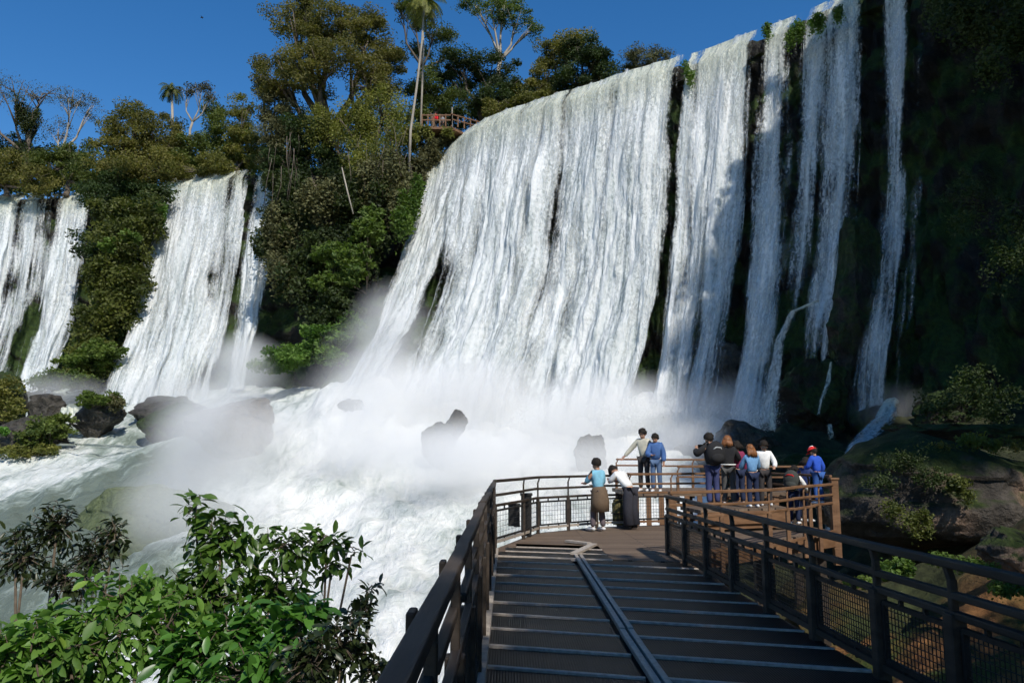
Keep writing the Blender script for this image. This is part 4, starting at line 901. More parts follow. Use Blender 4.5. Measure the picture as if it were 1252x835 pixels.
mass('bank_growth', 'green bushes pushing up in front of the upper lookout rail', [B(520, 160, 9, 6, 73.2), B(506, 165, 12, 14, 73.2), B(548, 160, 6, 4, 74)], 3500, .26, 'leaf_olive', .5, .2)
mb = MB(); mb.beam(ub + Vector((.05, .1, 0)), ub + Vector((.05, .1, 2.0)), .1, .1, (1, 0, 0)); into(mb.build('tall_post', M['bark_pale']), UL)

# ------------------------------------------------------------------ people
def skinned(name, nodes, edges, root, m, parent, sub=1):
    """nodes: {key: (pos, radius)}"""
    keys = list(nodes); idx = {k: i for i, k in enumerate(keys)}
    me = bpy.data.meshes.new(name); me.from_pydata([nodes[k][0] for k in keys], [(idx[a], idx[b]) for a, b in edges], [])
    o = bpy.data.objects.new(name, me); C.objects.link(o)
    sm = o.modifiers.new('skin', 'SKIN'); sm.use_smooth_shade = True
    for k, v in zip(keys, me.skin_vertices[0].data):
        r = nodes[k][1]; v.radius = r if hasattr(r, '__len__') else (r, r); v.use_root = (k == root)
    if sub: s_ = o.modifiers.new('sub', 'SUBSURF'); s_.levels = sub; s_.render_levels = sub
    dg = bpy.context.evaluated_depsgraph_get(); me2 = bpy.data.meshes.new_from_object(o.evaluated_get(dg))
    me2.name = name; me2.materials.clear(); me2.materials.append(m); me2.polygons.foreach_set('use_smooth', [True]*len(me2.polygons))
    bpy.data.objects.remove(o); 
    return link_mesh(name, me2, None, parent)

def person(label, foot, H, face, pose, shirt, trousers, hair='hair_black', hairlen=0, sleeve='long', extras=(), shoe='pale_shoe', shortlegs=False, jacket=None):
    """face: heading in degrees, 0 looks away from the camera (+Y), positive turns left. pose keys: lean, armL/armR (elbow, wrist) in body frame, step, head"""
    t = empty('person', foot, R(face), label, 'person'); k = H / 1.72; V3 = Vector
    J = dict(pelvis=(0, 0, .95), waist=(0, .01, 1.10), chest=(0, .0, 1.30), neck=(0, -.01, 1.46), head0=(0, .01, 1.53), head1=(0, .03, 1.60), head2=(0, .02, 1.68))
    for s_, sg in (('L', -1), ('R', 1)):
        J['sh'+s_] = (sg*.165, 0, 1.40); J['el'+s_] = (sg*.23, -.03, 1.13); J['wr'+s_] = (sg*.24, .06, .90)
        J['hip'+s_] = (sg*.085, 0, .90); J['kn'+s_] = (sg*.10, .02, .50); J['an'+s_] = (sg*.11, -.02, .09); J['to'+s_] = (sg*.12, .13, .035)
    J.update(pose.get('J', {}))
    lean = R(pose.get('lean', 0)); piv = V3((0, 0, .92)); rot = Matrix.Rotation(-lean, 3, 'X')
    up = ['waist', 'chest', 'neck', 'head0', 'head1', 'head2', 'shL', 'shR'] + ([] if pose.get('fixarms') else ['elL', 'wrL', 'elR', 'wrR'])
    for q in up: J[q] = tuple(piv + rot @ (V3(J[q]) - piv))
    if pose.get('curl'):
        r2 = Matrix.Rotation(-R(pose['curl']), 3, 'X'); pv = V3(J['neck'])
        for q in ('head0', 'head1', 'head2'): J[q] = tuple(pv + r2 @ (V3(J[q]) - pv))
    J = {a: V3(b)*k for a, b in J.items()}
    rad = dict(pelvis=(.12, .09), waist=(.112, .08), chest=(.132, .092), neck=.050, head0=(.062, .070), head1=(.078, .092), head2=(.055, .065))
    for s_ in 'LR': rad.update({'sh'+s_: .058, 'el'+s_: .042, 'wr'+s_: .029, 'hip'+s_: .085, 'kn'+s_: .055, 'an'+s_: .037, 'to'+s_: .028})
    nodes = {a: (J[a], tuple(x*k*(.78 if a in ('pelvis', 'waist', 'chest') else 1.08) for x in rad[a]) if hasattr(rad[a], '__len__') else rad[a]*k) for a in J}
    ed = [('pelvis', 'waist'), ('waist', 'chest'), ('chest', 'neck'), ('neck', 'head0'), ('head0', 'head1'), ('head1', 'head2')]
    for s_ in 'LR': ed += [('chest', 'sh'+s_), ('sh'+s_, 'el'+s_), ('el'+s_, 'wr'+s_), ('pelvis', 'hip'+s_), ('hip'+s_, 'kn'+s_), ('kn'+s_, 'an'+s_), ('an'+s_, 'to'+s_)]
    hd = (J['head1'] - J['neck']).normalized(); fw = V3((0, 1, 0)); fw = (fw - hd*fw.dot(hd)).normalized(); sd = fw.cross(hd)
    nodes['nose'] = (J['head0'] + hd*.045*k + fw*.105*k, .013*k); ed.append(('head0', 'nose'))
    for s_, sg in (('L', -1), ('R', 1)):      # palms and fingers
        w_ = J['wr'+s_]; d = (w_ - J['el'+s_]).normalized(); a = V3((0, 0, 1)); pl = d.cross(V3((1, 0, 0))); pl = pl.normalized() if pl.length > .1 else V3((0, 1, 0)); sp = d.cross(pl)
        nodes['pm'+s_] = (w_ + d*.06*k, (.036*k, .018*k)); ed.append(('wr'+s_, 'pm'+s_))
        for f in range(4):
            o_ = sp*(f - 1.5)*.019*k; b0 = w_ + d*.095*k + o_; ln = (.070, .078, .074, .058)[f]*k
            nodes[f'f{f}a{s_}'] = (b0, .0095*k); nodes[f'f{f}b{s_}'] = (b0 + d*ln*.5 - pl*.008*k, .0085*k); nodes[f'f{f}c{s_}'] = (b0 + d*ln*.85 - pl*.028*k, .007*k)
            ed += [('pm'+s_, f'f{f}a{s_}'), (f'f{f}a{s_}', f'f{f}b{s_}'), (f'f{f}b{s_}', f'f{f}c{s_}')]
        tb_ = w_ + d*.03*k - sp*.034*k; nodes['ta'+s_] = (tb_, .011*k); nodes['tb'+s_] = (tb_ + d*.03*k - sp*.022*k - pl*.012*k, .009*k); ed += [('wr'+s_, 'ta'+s_), ('ta'+s_, 'tb'+s_)]
    skinned('body', nodes, ed, 'pelvis', M['skin'], t)
    def grow(keys, edges, g, name, m, root, over={}):
        nd = {}
        for q in keys:
            r_ = over.get(q, rad[q]); r_ = r_ if hasattr(r_, '__len__') else (r_, r_); nd[q] = (J[q], (r_[0]*k + g, r_[1]*k + g))
        return skinned(name, nd, edges, root, m, t)
    ks = ['pelvis', 'waist', 'chest', 'neck']; es = [('pelvis', 'waist'), ('waist', 'chest'), ('chest', 'neck')]
    for s_ in 'LR':
        ks += ['sh'+s_, 'el'+s_]; es += [('chest', 'sh'+s_), ('sh'+s_, 'el'+s_)]
        if sleeve == 'long': ks += ['wr'+s_]; es += [('el'+s_, 'wr'+s_)]
    grow(ks, es, .030 if not jacket else .045, 'jacket' if jacket else 'shirt', shirt, 'chest', {'neck': .045, 'pelvis': (.122, .092)})
    if sleeve == 'short_fix': pass
    ks = ['pelvis']; es = []
    for s_ in 'LR':
        ks += ['hip'+s_, 'kn'+s_]; es += [('pelvis', 'hip'+s_), ('hip'+s_, 'kn'+s_)]
        if not shortlegs: ks += ['an'+s_]; es += [('kn'+s_, 'an'+s_)]
    grow(ks, es, .022, 'trousers', trousers, 'pelvis', {'anL': .05, 'anR': .05})
    for s_ in 'LR':
        mb = MB(); a = J['an'+s_]; b = J['to'+s_]; d = (b - a); d.z = 0; d.normalize() if d.length else None
        mb.tube([a - d*.06*k + V3((0, 0, -.045*k)), a + V3((0, 0, -.035*k)), b + V3((0, 0, .008)), b + d*.07*k + V3((0, 0, -.002))], [.034*k, .046*k, .04*k, .022*k], 8)
        mb.build('shoe', M[shoe], t, True)
    # hair cap with fringe and nape
    mb = MB(); c = J['head1'] + hd*.035*k - fw*.022*k
    nu, nv = 14, 8; i0 = 0
    for a in range(nv + 1):
        th = R(146) * a/nv
        for b in range(nu):
            ph = 2*math.pi*b/nu; fr = max(0, math.cos(ph)); th2 = th * (1 - .25*(1 + math.cos(ph)))
            rr = .118*k*(1 + .24*rnd.random()); p = c + hd*math.cos(th2)*rr*1.02 + (fw*math.cos(ph)*1.04 + sd*math.sin(ph)*.88)*math.sin(th2)*rr; mb.v.append(p)
    for a in range(nv):
        for b in range(nu): mb.f.append([a*nu+b, (a+1)*nu+b, (a+1)*nu+(b+1)%nu, a*nu+(b+1)%nu])
    mb.build('hair', M[hair], t, True)
    if hairlen:
        mb = MB()
        for j in range(15):
            u = (j/14 - .5)*2; p = c - fw*(.085*k*math.sqrt(max(0, 1 - u*u*.6))) + sd*u*.085*k
            q = p - hd*hairlen*k*.5 - fw*.035*k + sd*u*.03*k; e = J['neck'] - fw*(.12)*k + sd*u*.13*k + V3((0, 0, -hairlen*k*.55 + .1*k)) 
            mb.tube([p + hd*.03*k, q, e + V3((rnd.uniform(-.01, .01), 0, rnd.uniform(-.03, .03)))], [.022*k, .03*k, .008*k], 6)
        mb.build('long_hair', M[hair], t, True)
    mb = MB()
    for sg in (-1, 1): mb.ball(J['head0'] + hd*.07*k + fw*.083*k + sd*sg*.032*k, .011*k, 6, 4)
    mb.build('eyes', M['hair_black'], t, True)
    mb = MB()
    for sg in (-1, 1): mb.ball(J['head0'] + hd*.055*k - fw*.005*k + sd*sg*.088*k, (.012*k, .022*k, .03*k), 6, 5)
    mb.build('ears', M['skin'], t, True)
    mb = MB(); mb.beam(J['head0'] + hd*.005*k + fw*.078*k - sd*.024*k, J['head0'] + hd*.005*k + fw*.078*k + sd*.024*k, .012*k, .010*k); mb.build('mouth', cloth('lips', (.30, .10, .08)), t)
    return t, J, k, hd, fw, sd
def backpack(label, t, J, k, col, size=(.30, .17, .44), name='backpack', stripe=None):
    loc = t.location + Matrix.Rotation(t.rotation_euler.z, 3, 'Z') @ (J['chest'] + Vector((0, -.24*k, -.26*k)))
    b = empty(name, tuple(loc), t.rotation_euler.z, label, 'backpack')
    mb = MB(); mb.ball((0, 0, .22), (size[0]*.58, size[1]*.62, size[2]*.56), 14, 10); mb.build('pack_body', col, b, True)
    mb = MB(); mb.ball((0, -.08, .12), (size[0]*.42, size[1]*.4, size[2]*.26), 12, 8); mb.build('pocket', col, b, True)
    mb = MB()
    for sg in (-1, 1): mb.tube([(sg*.09, .08, .38), (sg*.12, .16, .50), (sg*.14, .30, .44), (sg*.14, .31, .26), (sg*.12, .10, .06)], [.016]*5, 6)
    mb.build('strap', M['hair_black'], b, True)
    if stripe:
        mb = MB(); mb.tube([(-.13, -.09, .30), (-.05, -.135, .36), (.06, -.13, .35), (.13, -.08, .27)], [.02]*4, 6); mb.build('reflective_band', stripe, b, True)
    return b
cloth('pale_shoe', (.7, .7, .7)); cloth('dark_shoe', (.03, .03, .03))
RAIL_ARMS = {'J': {'elL': (-.25, .20, 1.14), 'wrL': (-.17, .42, 1.14), 'elR': (.25, .20, 1.14), 'wrR': (.17, .42, 1.14)}}
def ground(px, py, z): p = at(px, py, z=z); return (p.x, p.y, z)
f0 = ground(733, 649, DZ)
t, J, k, hd, fw, sd = person('child in light blue shirt with a brown jacket tied round the waist', f0, 1.58, 38, {'lean': 5, 'J': {'elL': (-.24, .20, 1.16), 'wrL': (-.12, .40, 1.17), 'elR': (.27, .10, 1.12), 'wrR': (.20, .34, 1.12), 'knL': (-.11, .10, .5), 'anL': (-.12, .10, .09), 'toL': (-.12, .25, .035)}}, cloth('light_blue_cotton', (.22, .50, .66)), cloth('grey_brown_trousers', (.15, .12, .13)), sleeve='short')
mb = MB(); 
mb.tube([J['pelvis'] + Vector((0, 0, .10)), J['pelvis'] + Vector((0, -.01, 0)), J['pelvis'] + Vector((0, -.03, -.22)), J['pelvis'] + Vector((0, -.03, -.44)), J['pelvis'] + Vector((0, -.03, -.46))], [.145, .18, .21, .205, .05], 16); mb.build('tied_jacket', cloth('brown_jacket', (.14, .095, .06)), t, True)
f0 = ground(772, 646, DZ)
t, J, k, hd, fw, sd = person('person in a white top and wide dark trousers bending over the spray rail', f0, 1.66, 42, {'lean': 44, 'curl': 20, 'fixarms': True, 'J': {'elL': (-.20, .50, 1.08), 'wrL': (-.08, .62, 1.12), 'elR': (.20, .50, 1.08), 'wrR': (.08, .62, 1.12)}}, cloth('white_cotton', (.80, .80, .78)), cloth('charcoal_trousers', (.035, .035, .045)), sleeve='short', shoe='dark_shoe')
mb = MB()
for s_ in 'LR': mb.tube([J['hip'+s_] + Vector((0, 0, .06)), J['hip'+s_] + Vector((0, 0, -.1)), J['kn'+s_], J['an'+s_] + Vector((0, 0, .0)), J['an'+s_] + Vector((0, 0, -.02))], [.09, .125, .115, .125, .05], 12)
mb.build('wide_trouser_legs', M['charcoal_trousers'], t, True)
f0 = at(788, 597, Y=22.3); t, J, k, hd, fw, sd = person('man in a cream shirt and dark trousers leaning an arm on the far rail', (f0.x, f0.y, -.95), 1.68, 150, {'lean': 3, 'J': {'elR': (.38, .05, 1.16), 'wrR': (.52, .16, .98)}}, cloth('cream_shirt', (.55, .52, .42)), cloth('dark_trousers', (.045, .04, .04)), shoe='pale_shoe', sleeve='long')
f0 = at(803, 600, Y=22.0); person('person in a bright blue jacket and jeans beside the man in the cream shirt', (f0.x, f0.y, -.95), 1.54, 160, {'lean': 4, 'J': {'elR': (.24, .12, 1.12), 'wrR': (.08, .26, 1.12)}}, cloth('blue_jacket', (.07, .15, .36)), cloth('jeans', (.10, .16, .28)), jacket=True)
f0 = at(875, 616, Y=19.2); t, J, k, hd, fw, sd = person('person in a black jacket and blue jeans wearing a black backpack', (f0.x - .05, f0.y, -1.17), 1.70, 15, {'lean': 8, 'fixarms': True, 'J': {'elL': (-.36, .12, 1.22), 'wrL': (-.22, .36, 1.36), 'elR': (.34, .14, 1.22), 'wrR': (.14, .36, 1.40)}}, cloth('black_fabric', (.02, .02, .022)), cloth('indigo_jeans', (.05, .06, .15)), jacket=True, shoe='dark_shoe')
hc = t.location + Matrix.Rotation(t.rotation_euler.z, 3, 'Z') @ ((J['wrL'] + J['wrR'])*.5 + Vector((0, .09, .05))); cm_ = empty('photo_camera', tuple(hc), t.rotation_euler.z, 'black camera held up by the person with the black backpack', 'camera')
mb = MB(); mb.box((0, 0, 0), (.14, .06, .09)); mb.build('camera_body', M['hair_black'], cm_, False, .01); mb = MB(); mb.tube([(0, .03, 0), (0, .12, 0)], .035, 10); mb.build('lens', M['hair_black'], cm_, True)
backpack('black backpack with a pale band on the person in blue jeans', t, J, k, M['black_fabric'], (.42, .24, .52), stripe=cloth('pale_band', (.4, .42, .42)))
f0 = at(892, 616, Y=19.7); t, J, k, hd, fw, sd = person('person with auburn hair in a black jacket with white hem stripe and grey trousers', (f0.x, f0.y, -1.17), 1.64, -20, {'lean': 4, 'J': {'elR': (.26, .15, 1.15), 'wrR': (.16, .30, 1.30), 'elL': (-.26, .15, 1.15), 'wrL': (-.16, .30, 1.30)}}, M['black_fabric'], cloth('grey_trousers', (.09, .09, .09)), 'hair_brown', .22, jacket=True)
mb = MB(); mb.tube([J['pelvis'] + Vector((0, 0, .055)), J['pelvis'] + Vector((0, 0, .085))], [.185, .185], 14); mb.build('hem_stripe', cloth('white_cotton', (.8, .8, .8)), t, True)
f0 = at(922, 626, Y=18.9); person('person with long auburn hair in a light blue top and navy trousers', (f0.x, f0.y, -1.17), 1.42, 5, {'lean': 6, 'J': {'elR': (.26, .18, 1.12), 'wrR': (.14, .36, 1.14), 'elL': (-.26, .18, 1.12), 'wrL': (-.14, .36, 1.14)}}, cloth('sky_blue_top', (.16, .33, .56)), cloth('navy_fabric', (.02, .03, .07)), 'hair_brown', .34)
f0 = at(937, 622, Y=19.6); t, J, k, hd, fw, sd = person('dark haired person in sunglasses with white sleeve behind the long auburn hair', (f0.x, f0.y, -1.17), 1.52, 170, {'J': {'elL': (-.27, .10, 1.14), 'wrL': (-.22, .28, 1.04)}}, M['white_cotton'], M['dark_trousers'], 'hair_black', .05)
mb = MB(); mb.beam(J['head0'] + hd*.068*k + fw*.10*k - sd*.07*k, J['head0'] + hd*.068*k + fw*.10*k + sd*.07*k, .02, .035); mb.build('sunglasses', M['dark_shoe'], t)
f0 = at(905, 622, Y=19.9); person('dark haired person in a pink and dark top between the auburn haired two', (f0.x, f0.y, -1.17), 1.52, 20, {'lean': 4}, cloth('dark_pink', (.22, .03, .08)), M['navy_fabric'], 'hair_black', .1)
f0 = ground(972, 641, DZ); t, J, k, hd, fw, sd = person('child in a grey hooded top with white sleeves leaning towards the red cap', f0, 1.42, -35, {'lean': 14, 'J': {'elL': (-.24, .20, 1.14), 'wrL': (-.16, .42, 1.05), 'elR': (.28, .20, 1.16), 'wrR': (.26, .46, 1.08)}}, M['white_cotton'], M['navy_fabric'], 'hair_black', .04, jacket=False)
backpack('dark grey backpack with a red top on the child with white sleeves', t, J, k, cloth('grey_pack', (.05, .055, .05)), (.36, .26, .46), stripe=cloth('red_fabric', (.50, .02, .02)))
f0 = ground(990, 640, DZ); person('black haired child in a dark blue top turned towards the red cap', (f0[0]+.1, f0[1] + .5, DZ), 1.60, -60, {'lean': 8, 'J': {'elR': (.25, .2, 1.15), 'wrR': (.16, .4, 1.2)}}, cloth('navy_top', (.03, .05, .16)), M['navy_fabric'], 'hair_black', .12)
f0 = at(1002, 616, Y=18.75); t, J, k, hd, fw, sd = person('child in a bright blue shirt and a red and white cap', (f0.x, f0.y, -1.08), 1.28, 30, {'lean': 10, 'fixarms': True, 'J': {'elR': (.30, .02, 1.12), 'wrR': (.30, .16, .92), 'elL': (-.25, .16, 1.12), 'wrL': (-.16, .34, 1.10)}}, cloth('royal_blue', (.03, .10, .55)), cloth('jeans_bright', (.04, .11, .34)))
c = J['head1'] + hd*.04*k
mb = MB()
for a in range(7):
    for b in range(14):
        th = R(84)*a/6; ph = 2*math.pi*b/14; rr = .150*k; mb.v.append(c + hd*math.cos(th)*rr*1.0 + (fw*math.cos(ph)*1.08 + sd*math.sin(ph)*.95)*math.sin(th)*rr)
for a in range(6):
    for b in range(14): mb.f.append([a*14+b, (a+1)*14+b, (a+1)*14+(b+1)%14, a*14+(b+1)%14])
cap = mb.build('cap', cloth('cap_red', (.70, .03, .03)), t, True)
mb = MB(); mb.tube([c + fw*.10*k + hd*.02*k, c + fw*.24*k - hd*.015*k], [.075*k, .05*k], 10); mb.v = [c + (v - c) - hd*((v-c).dot(hd))*.75 for v in mb.v]; b_ = mb.build('cap_peak', M['cap_red'], t, True)
mb = MB(); mb.tube([c + hd*.115*k - fw*.08*k, c + hd*.138*k, c + hd*.115*k + fw*.08*k], [.035*k]*3, 8); mb.build('cap_panel', M['white_cotton'], t, True)
f0 = at(531, 157, Y=73.7); person('visitor in a red jacket on the upper lookout above the falls', (f0.x, ua.y + .7, ub.z), 1.78, 150, {'lean': 0}, cloth('bright_red', (.75, .02, .03)), M['dark_trousers'], 'hair_black', jacket=True)
f0 = at(539, 157, Y=73.7); person('visitor in grey half hidden beside the red jacket on the upper lookout', (f0.x, ua.y + 1.2, ub.z), 1.7, 140, {'lean': 0}, cloth('pale_grey', (.3, .3, .3)), M['dark_trousers'], 'hair_black')

# ------------------------------------------------------------------ foreground shrubs with real leaves
def leaf_shape(L_=1, W_=.42):
    """a folded, pointed leaf along +Y: 10 verts, 8 faces as quads"""
    xs_ = [0, .7, 1.0, .75, 0]; ys_ = [0, .22, .5, .78, 1]; dz = [0, -.02, -.05, -.11, -.2]
    v = []
    for j in range(5): v += [(-xs_[j]*W_/2, ys_[j]*L_, dz[j] + .07*xs_[j]), (0, ys_[j]*L_, dz[j]), (xs_[j]*W_/2, ys_[j]*L_, dz[j] + .07*xs_[j])]
    f = []
    for j in range(4): f += [(j*3, j*3+1, j*3+4, j*3+3), (j*3+1, j*3+2, j*3+5, j*3+4)]
    return np.array(v), np.array(f)
LV, LF = leaf_shape()
def real_shrub(label, base, blobs, n_tips, leaf, mt, whorl=6, ratio=1.0, stem_r=.012, droop=.5, name='shrub', seed=1):
    g = np.random.default_rng(seed); base = Vector(base); t = empty(name, base, 0, label, 'shrub', None)
    mb = MB(); V = []; T = []
    wv_ = np.array([b[1][0]*b[1][2] for b in blobs]); wv_ /= wv_.sum()
    hubs = [Vector(b[0]) - base for b in blobs]
    for h in hubs:
        st = base*0 + Vector((h.x*.15, h.y*.15, 0)); mid = h*.55 + Vector((g.normal()*.1, g.normal()*.1, 0)); mb.tube([st, mid, h + Vector((0, 0, -.05))], [stem_r*2.2, stem_r*1.6, stem_r], 6)
    for _ in range(n_tips):
        bi = g.choice(len(blobs), p=wv_); c, r = blobs[bi]; d = g.normal(size=3); d /= np.linalg.norm(d); rr = g.random() ** .45
        tip = Vector(np.array(c) + d*rr*np.array(r)) - base; h = hubs[bi]; s0 = h.lerp(tip, .15 * g.random())
        mid = s0.lerp(tip, .5) + Vector((g.normal()*.03, g.normal()*.03, -.03)); mb.tube([s0, mid, tip], [stem_r*.6, stem_r*.42, stem_r*.2], 5)
        dirn = (tip - mid).normalized(); ph0 = g.random()*6.28; tt = g.random()*.6
        m_ = int(whorl + g.integers(-1, 3))
        for j in range(m_):
            back = (j // 3) * .35 * leaf; p = tip - dirn*back; ph = ph0 + j*2.4
            a = dirn.orthogonal().normalized(); b = dirn.cross(a); out = a*math.cos(ph) + b*math.sin(ph)
            ld = (dirn*(.35 + .3*g.random()) + out + Vector((0, 0, -droop*(.4 + g.random())))).normalized()
            sd_ = ld.cross(Vector((g.normal()*.5, g.normal()*.5, 1))); sd_.normalize(); nm = sd_.cross(ld)
            s_ = leaf*(.4 + .8*g.random()); Mx = np.array([list(sd_), list(ld), list(nm)])
            V.append((LV * np.array([ratio, 1, 1]) * s_) @ Mx + np.array(p) + np.array(ld)*.01); T.append(min(1, max(0, tt + g.random()*.45)))
    mb.build('stem', M['twig'], t, True)
    n_ = len(V); V = np.concatenate(V); Fc = (LF[None] + (np.arange(n_)*len(LV))[:, None, None]).reshape(-1, 4)
    link_mesh('foliage', np_mesh('foliage', V, Fc, True, attrs={'tint': np.repeat(T, len(LV))}), M[mt], t); return t
def S(px, py, rx, ry, Y, d=.35): return pxblob(px, py, rx, ry, Y, d)
real_shrub('bright green shrub with broad leaves filling the lower left corner', (-2.1, 4.0, -3.6), [S(90, 790, 100, 60, 4.1, .5), S(150, 735, 70, 38, 4.4), S(40, 800, 60, 45, 3.8), S(215, 775, 50, 50, 4.2), S(180, 720, 36, 20, 4.6), S(-10, 820, 40, 60, 3.8)], 290, .085, 'leaf_bright', 7, 1.15, .010, .45, seed=3)
real_shrub('tall mid green shrub with drooping leaves in front of the white spray', (-1.3, 4.6, -3.8), [S(270, 660, 55, 40, 5.0), S(250, 720, 60, 45, 4.9), S(345, 665, 40, 26, 5.1), S(330, 720, 50, 40, 5.0), S(400, 655, 36, 18, 5.2), S(405, 690, 26, 22, 5.2), S(260, 790, 60, 45, 4.6), S(340, 800, 60, 50, 4.6), S(240, 618, 28, 20, 5.1), S(430, 668, 16, 10, 5.2, .2)], 360, .098, 'leaf_mid', 6, 1.0, .0065, .7, seed=5)
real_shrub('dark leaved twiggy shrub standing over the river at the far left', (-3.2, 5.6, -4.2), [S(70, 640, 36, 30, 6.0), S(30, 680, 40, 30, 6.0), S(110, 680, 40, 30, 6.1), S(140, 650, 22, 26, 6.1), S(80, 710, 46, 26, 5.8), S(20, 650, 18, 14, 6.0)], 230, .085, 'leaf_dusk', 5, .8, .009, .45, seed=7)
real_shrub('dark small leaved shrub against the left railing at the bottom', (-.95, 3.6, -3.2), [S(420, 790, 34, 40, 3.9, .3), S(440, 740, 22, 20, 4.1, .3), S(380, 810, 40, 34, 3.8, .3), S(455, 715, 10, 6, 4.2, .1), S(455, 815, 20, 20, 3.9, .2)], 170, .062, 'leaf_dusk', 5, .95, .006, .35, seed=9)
real_shrub('deep green shrub in the shadow between the bright and the tall shrub', (-1.3, 4.1, -3.6), [S(300, 770, 60, 40, 4.3), S(230, 800, 50, 40, 4.1), S(370, 760, 40, 34, 4.3), S(310, 820, 80, 40, 4.0)], 130, .11, 'leaf_mid', 6, 1.0, .009, .5, seed=11)

# trees above and behind the camera whose crowns shade the walk
def shade_tree(label, base, blobs, n, leaf=.3, mt='leaf_green', r0=.28, clump=.6): return tree('shade_tree', label, base, blobs, n, leaf, mt, r0=r0, clump=clump, group='trees behind the viewpoint')
shade_tree('tree behind the viewpoint shading the near boardwalk', (7.0, -8, -2.5), [((5.2, -9.0, 9), (2.4, 3.0, 2.0)), ((5.2, -5.2, 9), (2.3, 2.4, 1.8)), ((6.4, -2.0, 9.6), (2.3, 2.2, 1.8)), ((5.4, .9, 9.8), (2.3, 1.9, 1.5)), ((7.6, -6.5, 9.8), (2.6, 3.0, 2.0))], 30000)
shade_tree('tree beside the viewpoint shading the right railing', (13.0, -8.5, -2.5), [((9.8, -8.5, 9), (2.6, 3.0, 2.5)), ((10.0, -4.0, 10), (2.3, 2.4, 2.0)), ((12.2, -11, 11), (3, 3, 3)), ((14.3, 2.2, 10), (2.4, 2.4, 2.0)), ((12.2, -2.2, 10), (2.2, 2.2, 2.0))], 26000)
for i_, (x, y, z) in enumerate([(28.5, -9, 42), (30.5, 36, 40), (29, 29, 42), (28.5, 22, 42), (28.5, 14, 42), (28.5, 6, 42), (29, -3, 42), (36, 30, 46), (35, 18, 47), (34, 8, 46)]):
    shade_tree('big tree on the right cliff top outside the view', (x + 3, y, 35), [((x, y, z), (3.6, 5, 5)), ((x + 3, y - 3, z + 4), (4, 4, 4)), ((x + 1, y + 3, z + 3), (3, 4, 3.5))], 16000, .7, 'leaf_dark', .5, 1.2)

# a passing bird
p0 = at(247, 22, Y=60); t = empty('bird', tuple(p0), 0, 'tiny dark bird high in the blue sky', 'bird')
mb = MB(); mb.tube([(-.12, 0, 0), (-.06, 0, .01), (.05, 0, .01), (.11, 0, .0)], [.02, .05, .05, .02], 8); mb.build('body', M['hair_black'], t, True)
for sg in (-1, 1):
    mb = MB(); mb.v = [Vector(q)*.45 for q in ((-.06, 0, .03), (.08, 0, .03), (.04, sg*.25, .14), (-.05, sg*.25, .14), (-.08, sg*.48, .05), (-.03, sg*.48, .05))]; mb.f = [[0, 1, 2, 3], [3, 2, 5, 4]]
    o = mb.build('wing', M['hair_black'], t); so_ = o.modifiers.new('s', 'SOLIDIFY'); so_.thickness = .015

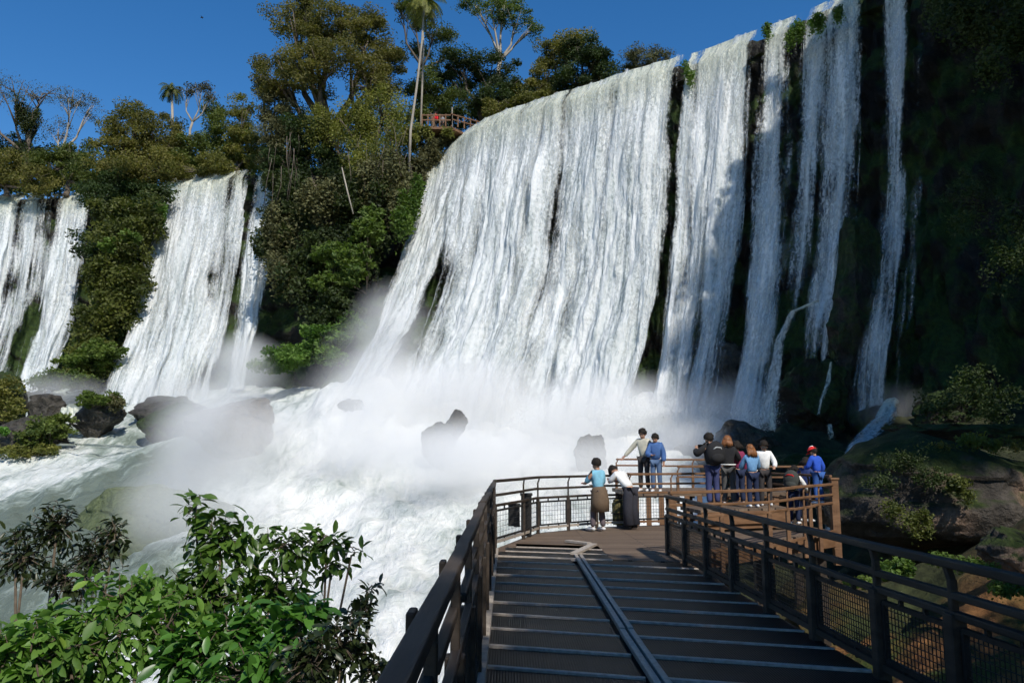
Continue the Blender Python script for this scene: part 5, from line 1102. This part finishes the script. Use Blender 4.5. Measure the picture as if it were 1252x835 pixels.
# ------------------------------------------------------------------ mist
def mist(name, label, lo, hi, blobs, zgrad, dens, nscale=.09, thr=(.42, .75), hscale=6.0):
    """one closed box of spray; density from a few soft ellipsoids times noise, thinning with height"""
    mb = MB(); c = (Vector(lo) + Vector(hi))/2; mb.box(c, Vector(hi) - Vector(lo)); m = bpy.data.materials.new(name); m.use_nodes = True
    nt_ = m.node_tree; nt_.nodes.clear(); out = N(m, 'ShaderNodeOutputMaterial'); pv = N(m, 'ShaderNodeVolumePrincipled')
    pv.inputs['Color'].default_value = (1, 1, 1, 1); pv.inputs['Anisotropy'].default_value = -.1
    L(m, pv.outputs[0], out.inputs['Volume'])
    g = N(m, 'ShaderNodeNewGeometry'); pos = g.outputs['Position']
    n1 = N(m, 'ShaderNodeTexNoise'); n1.inputs['Scale'].default_value = nscale; n1.inputs['Detail'].default_value = 3; n1.inputs['Roughness'].default_value = .55; n1.inputs['Distortion'].default_value = .6; L(m, pos, n1.inputs['Vector'])
    tot = None
    for (bc, br, a) in blobs:
        v1 = N(m, 'ShaderNodeVectorMath', operation='SUBTRACT'); L(m, pos, v1.inputs[0]); v1.inputs[1].default_value = bc
        v2 = N(m, 'ShaderNodeVectorMath', operation='DIVIDE'); L(m, v1.outputs[0], v2.inputs[0]); v2.inputs[1].default_value = br
        v3 = N(m, 'ShaderNodeVectorMath', operation='LENGTH'); L(m, v2.outputs[0], v3.inputs[0])
        mr = N(m, 'ShaderNodeMapRange'); mr.interpolation_type = 'SMOOTHSTEP'; mr.inputs[1].default_value = 1; mr.inputs[2].default_value = .15; mr.inputs[3].default_value = 0; mr.inputs[4].default_value = a; L(m, v3.outputs['Value'], mr.inputs[0])
        tot = mr.outputs[0] if tot is None else math_n(m, 'ADD', tot, mr.outputs[0])
    nr = N(m, 'ShaderNodeMapRange'); nr.inputs[1].default_value = thr[0]; nr.inputs[2].default_value = thr[1]; nr.inputs[3].default_value = .15; nr.inputs[4].default_value = 1.3; L(m, n1.outputs[0], nr.inputs[0])
    L(m, math_n(m, 'MULTIPLY', math_n(m, 'MULTIPLY', tot, nr.outputs[0]), dens), pv.inputs['Density'])
    m.cycles.volume_step_rate = .6
    o = mb.build(name, m); o['kind'] = 'stuff'; o['label'] = label; o['category'] = 'mist'; return o
def MBl(px, py, Y, rx, ry, d, a): c = at(px, py, Y=Y); k = mpp(Y); return (tuple(c), (rx*k, d, ry*k), a)
mist('mist', 'white spray drifting up from the foot of the falls', (-42, 28, -9), (24, 74, 17),
     [MBl(560, 500, 55, 150, 80, 8, 1.0), MBl(740, 515, 49, 150, 70, 8, .9), MBl(880, 510, 45, 80, 60, 6, .5), MBl(450, 480, 57, 80, 100, 8, .8), MBl(290, 540, 50, 110, 100, 8, 1.0), MBl(260, 620, 42, 120, 90, 7, .55), MBl(480, 420, 60, 70, 90, 5, .7), MBl(200, 480, 66, 90, 30, 5, .35), MBl(60, 480, 70, 90, 30, 5, .3), MBl(620, 560, 42, 220, 70, 8, .5), MBl(300, 450, 64, 60, 50, 6, .5), MBl(1080, 500, 42, 45, 40, 4, .3), MBl(540, 560, 41, 140, 50, 5, .8), MBl(745, 570, 37, 120, 45, 5, .7), MBl(835, 545, 39, 70, 40, 4, .8), MBl(430, 520, 48, 120, 90, 6, .8)],
     0, .58, thr=(.36, .72))
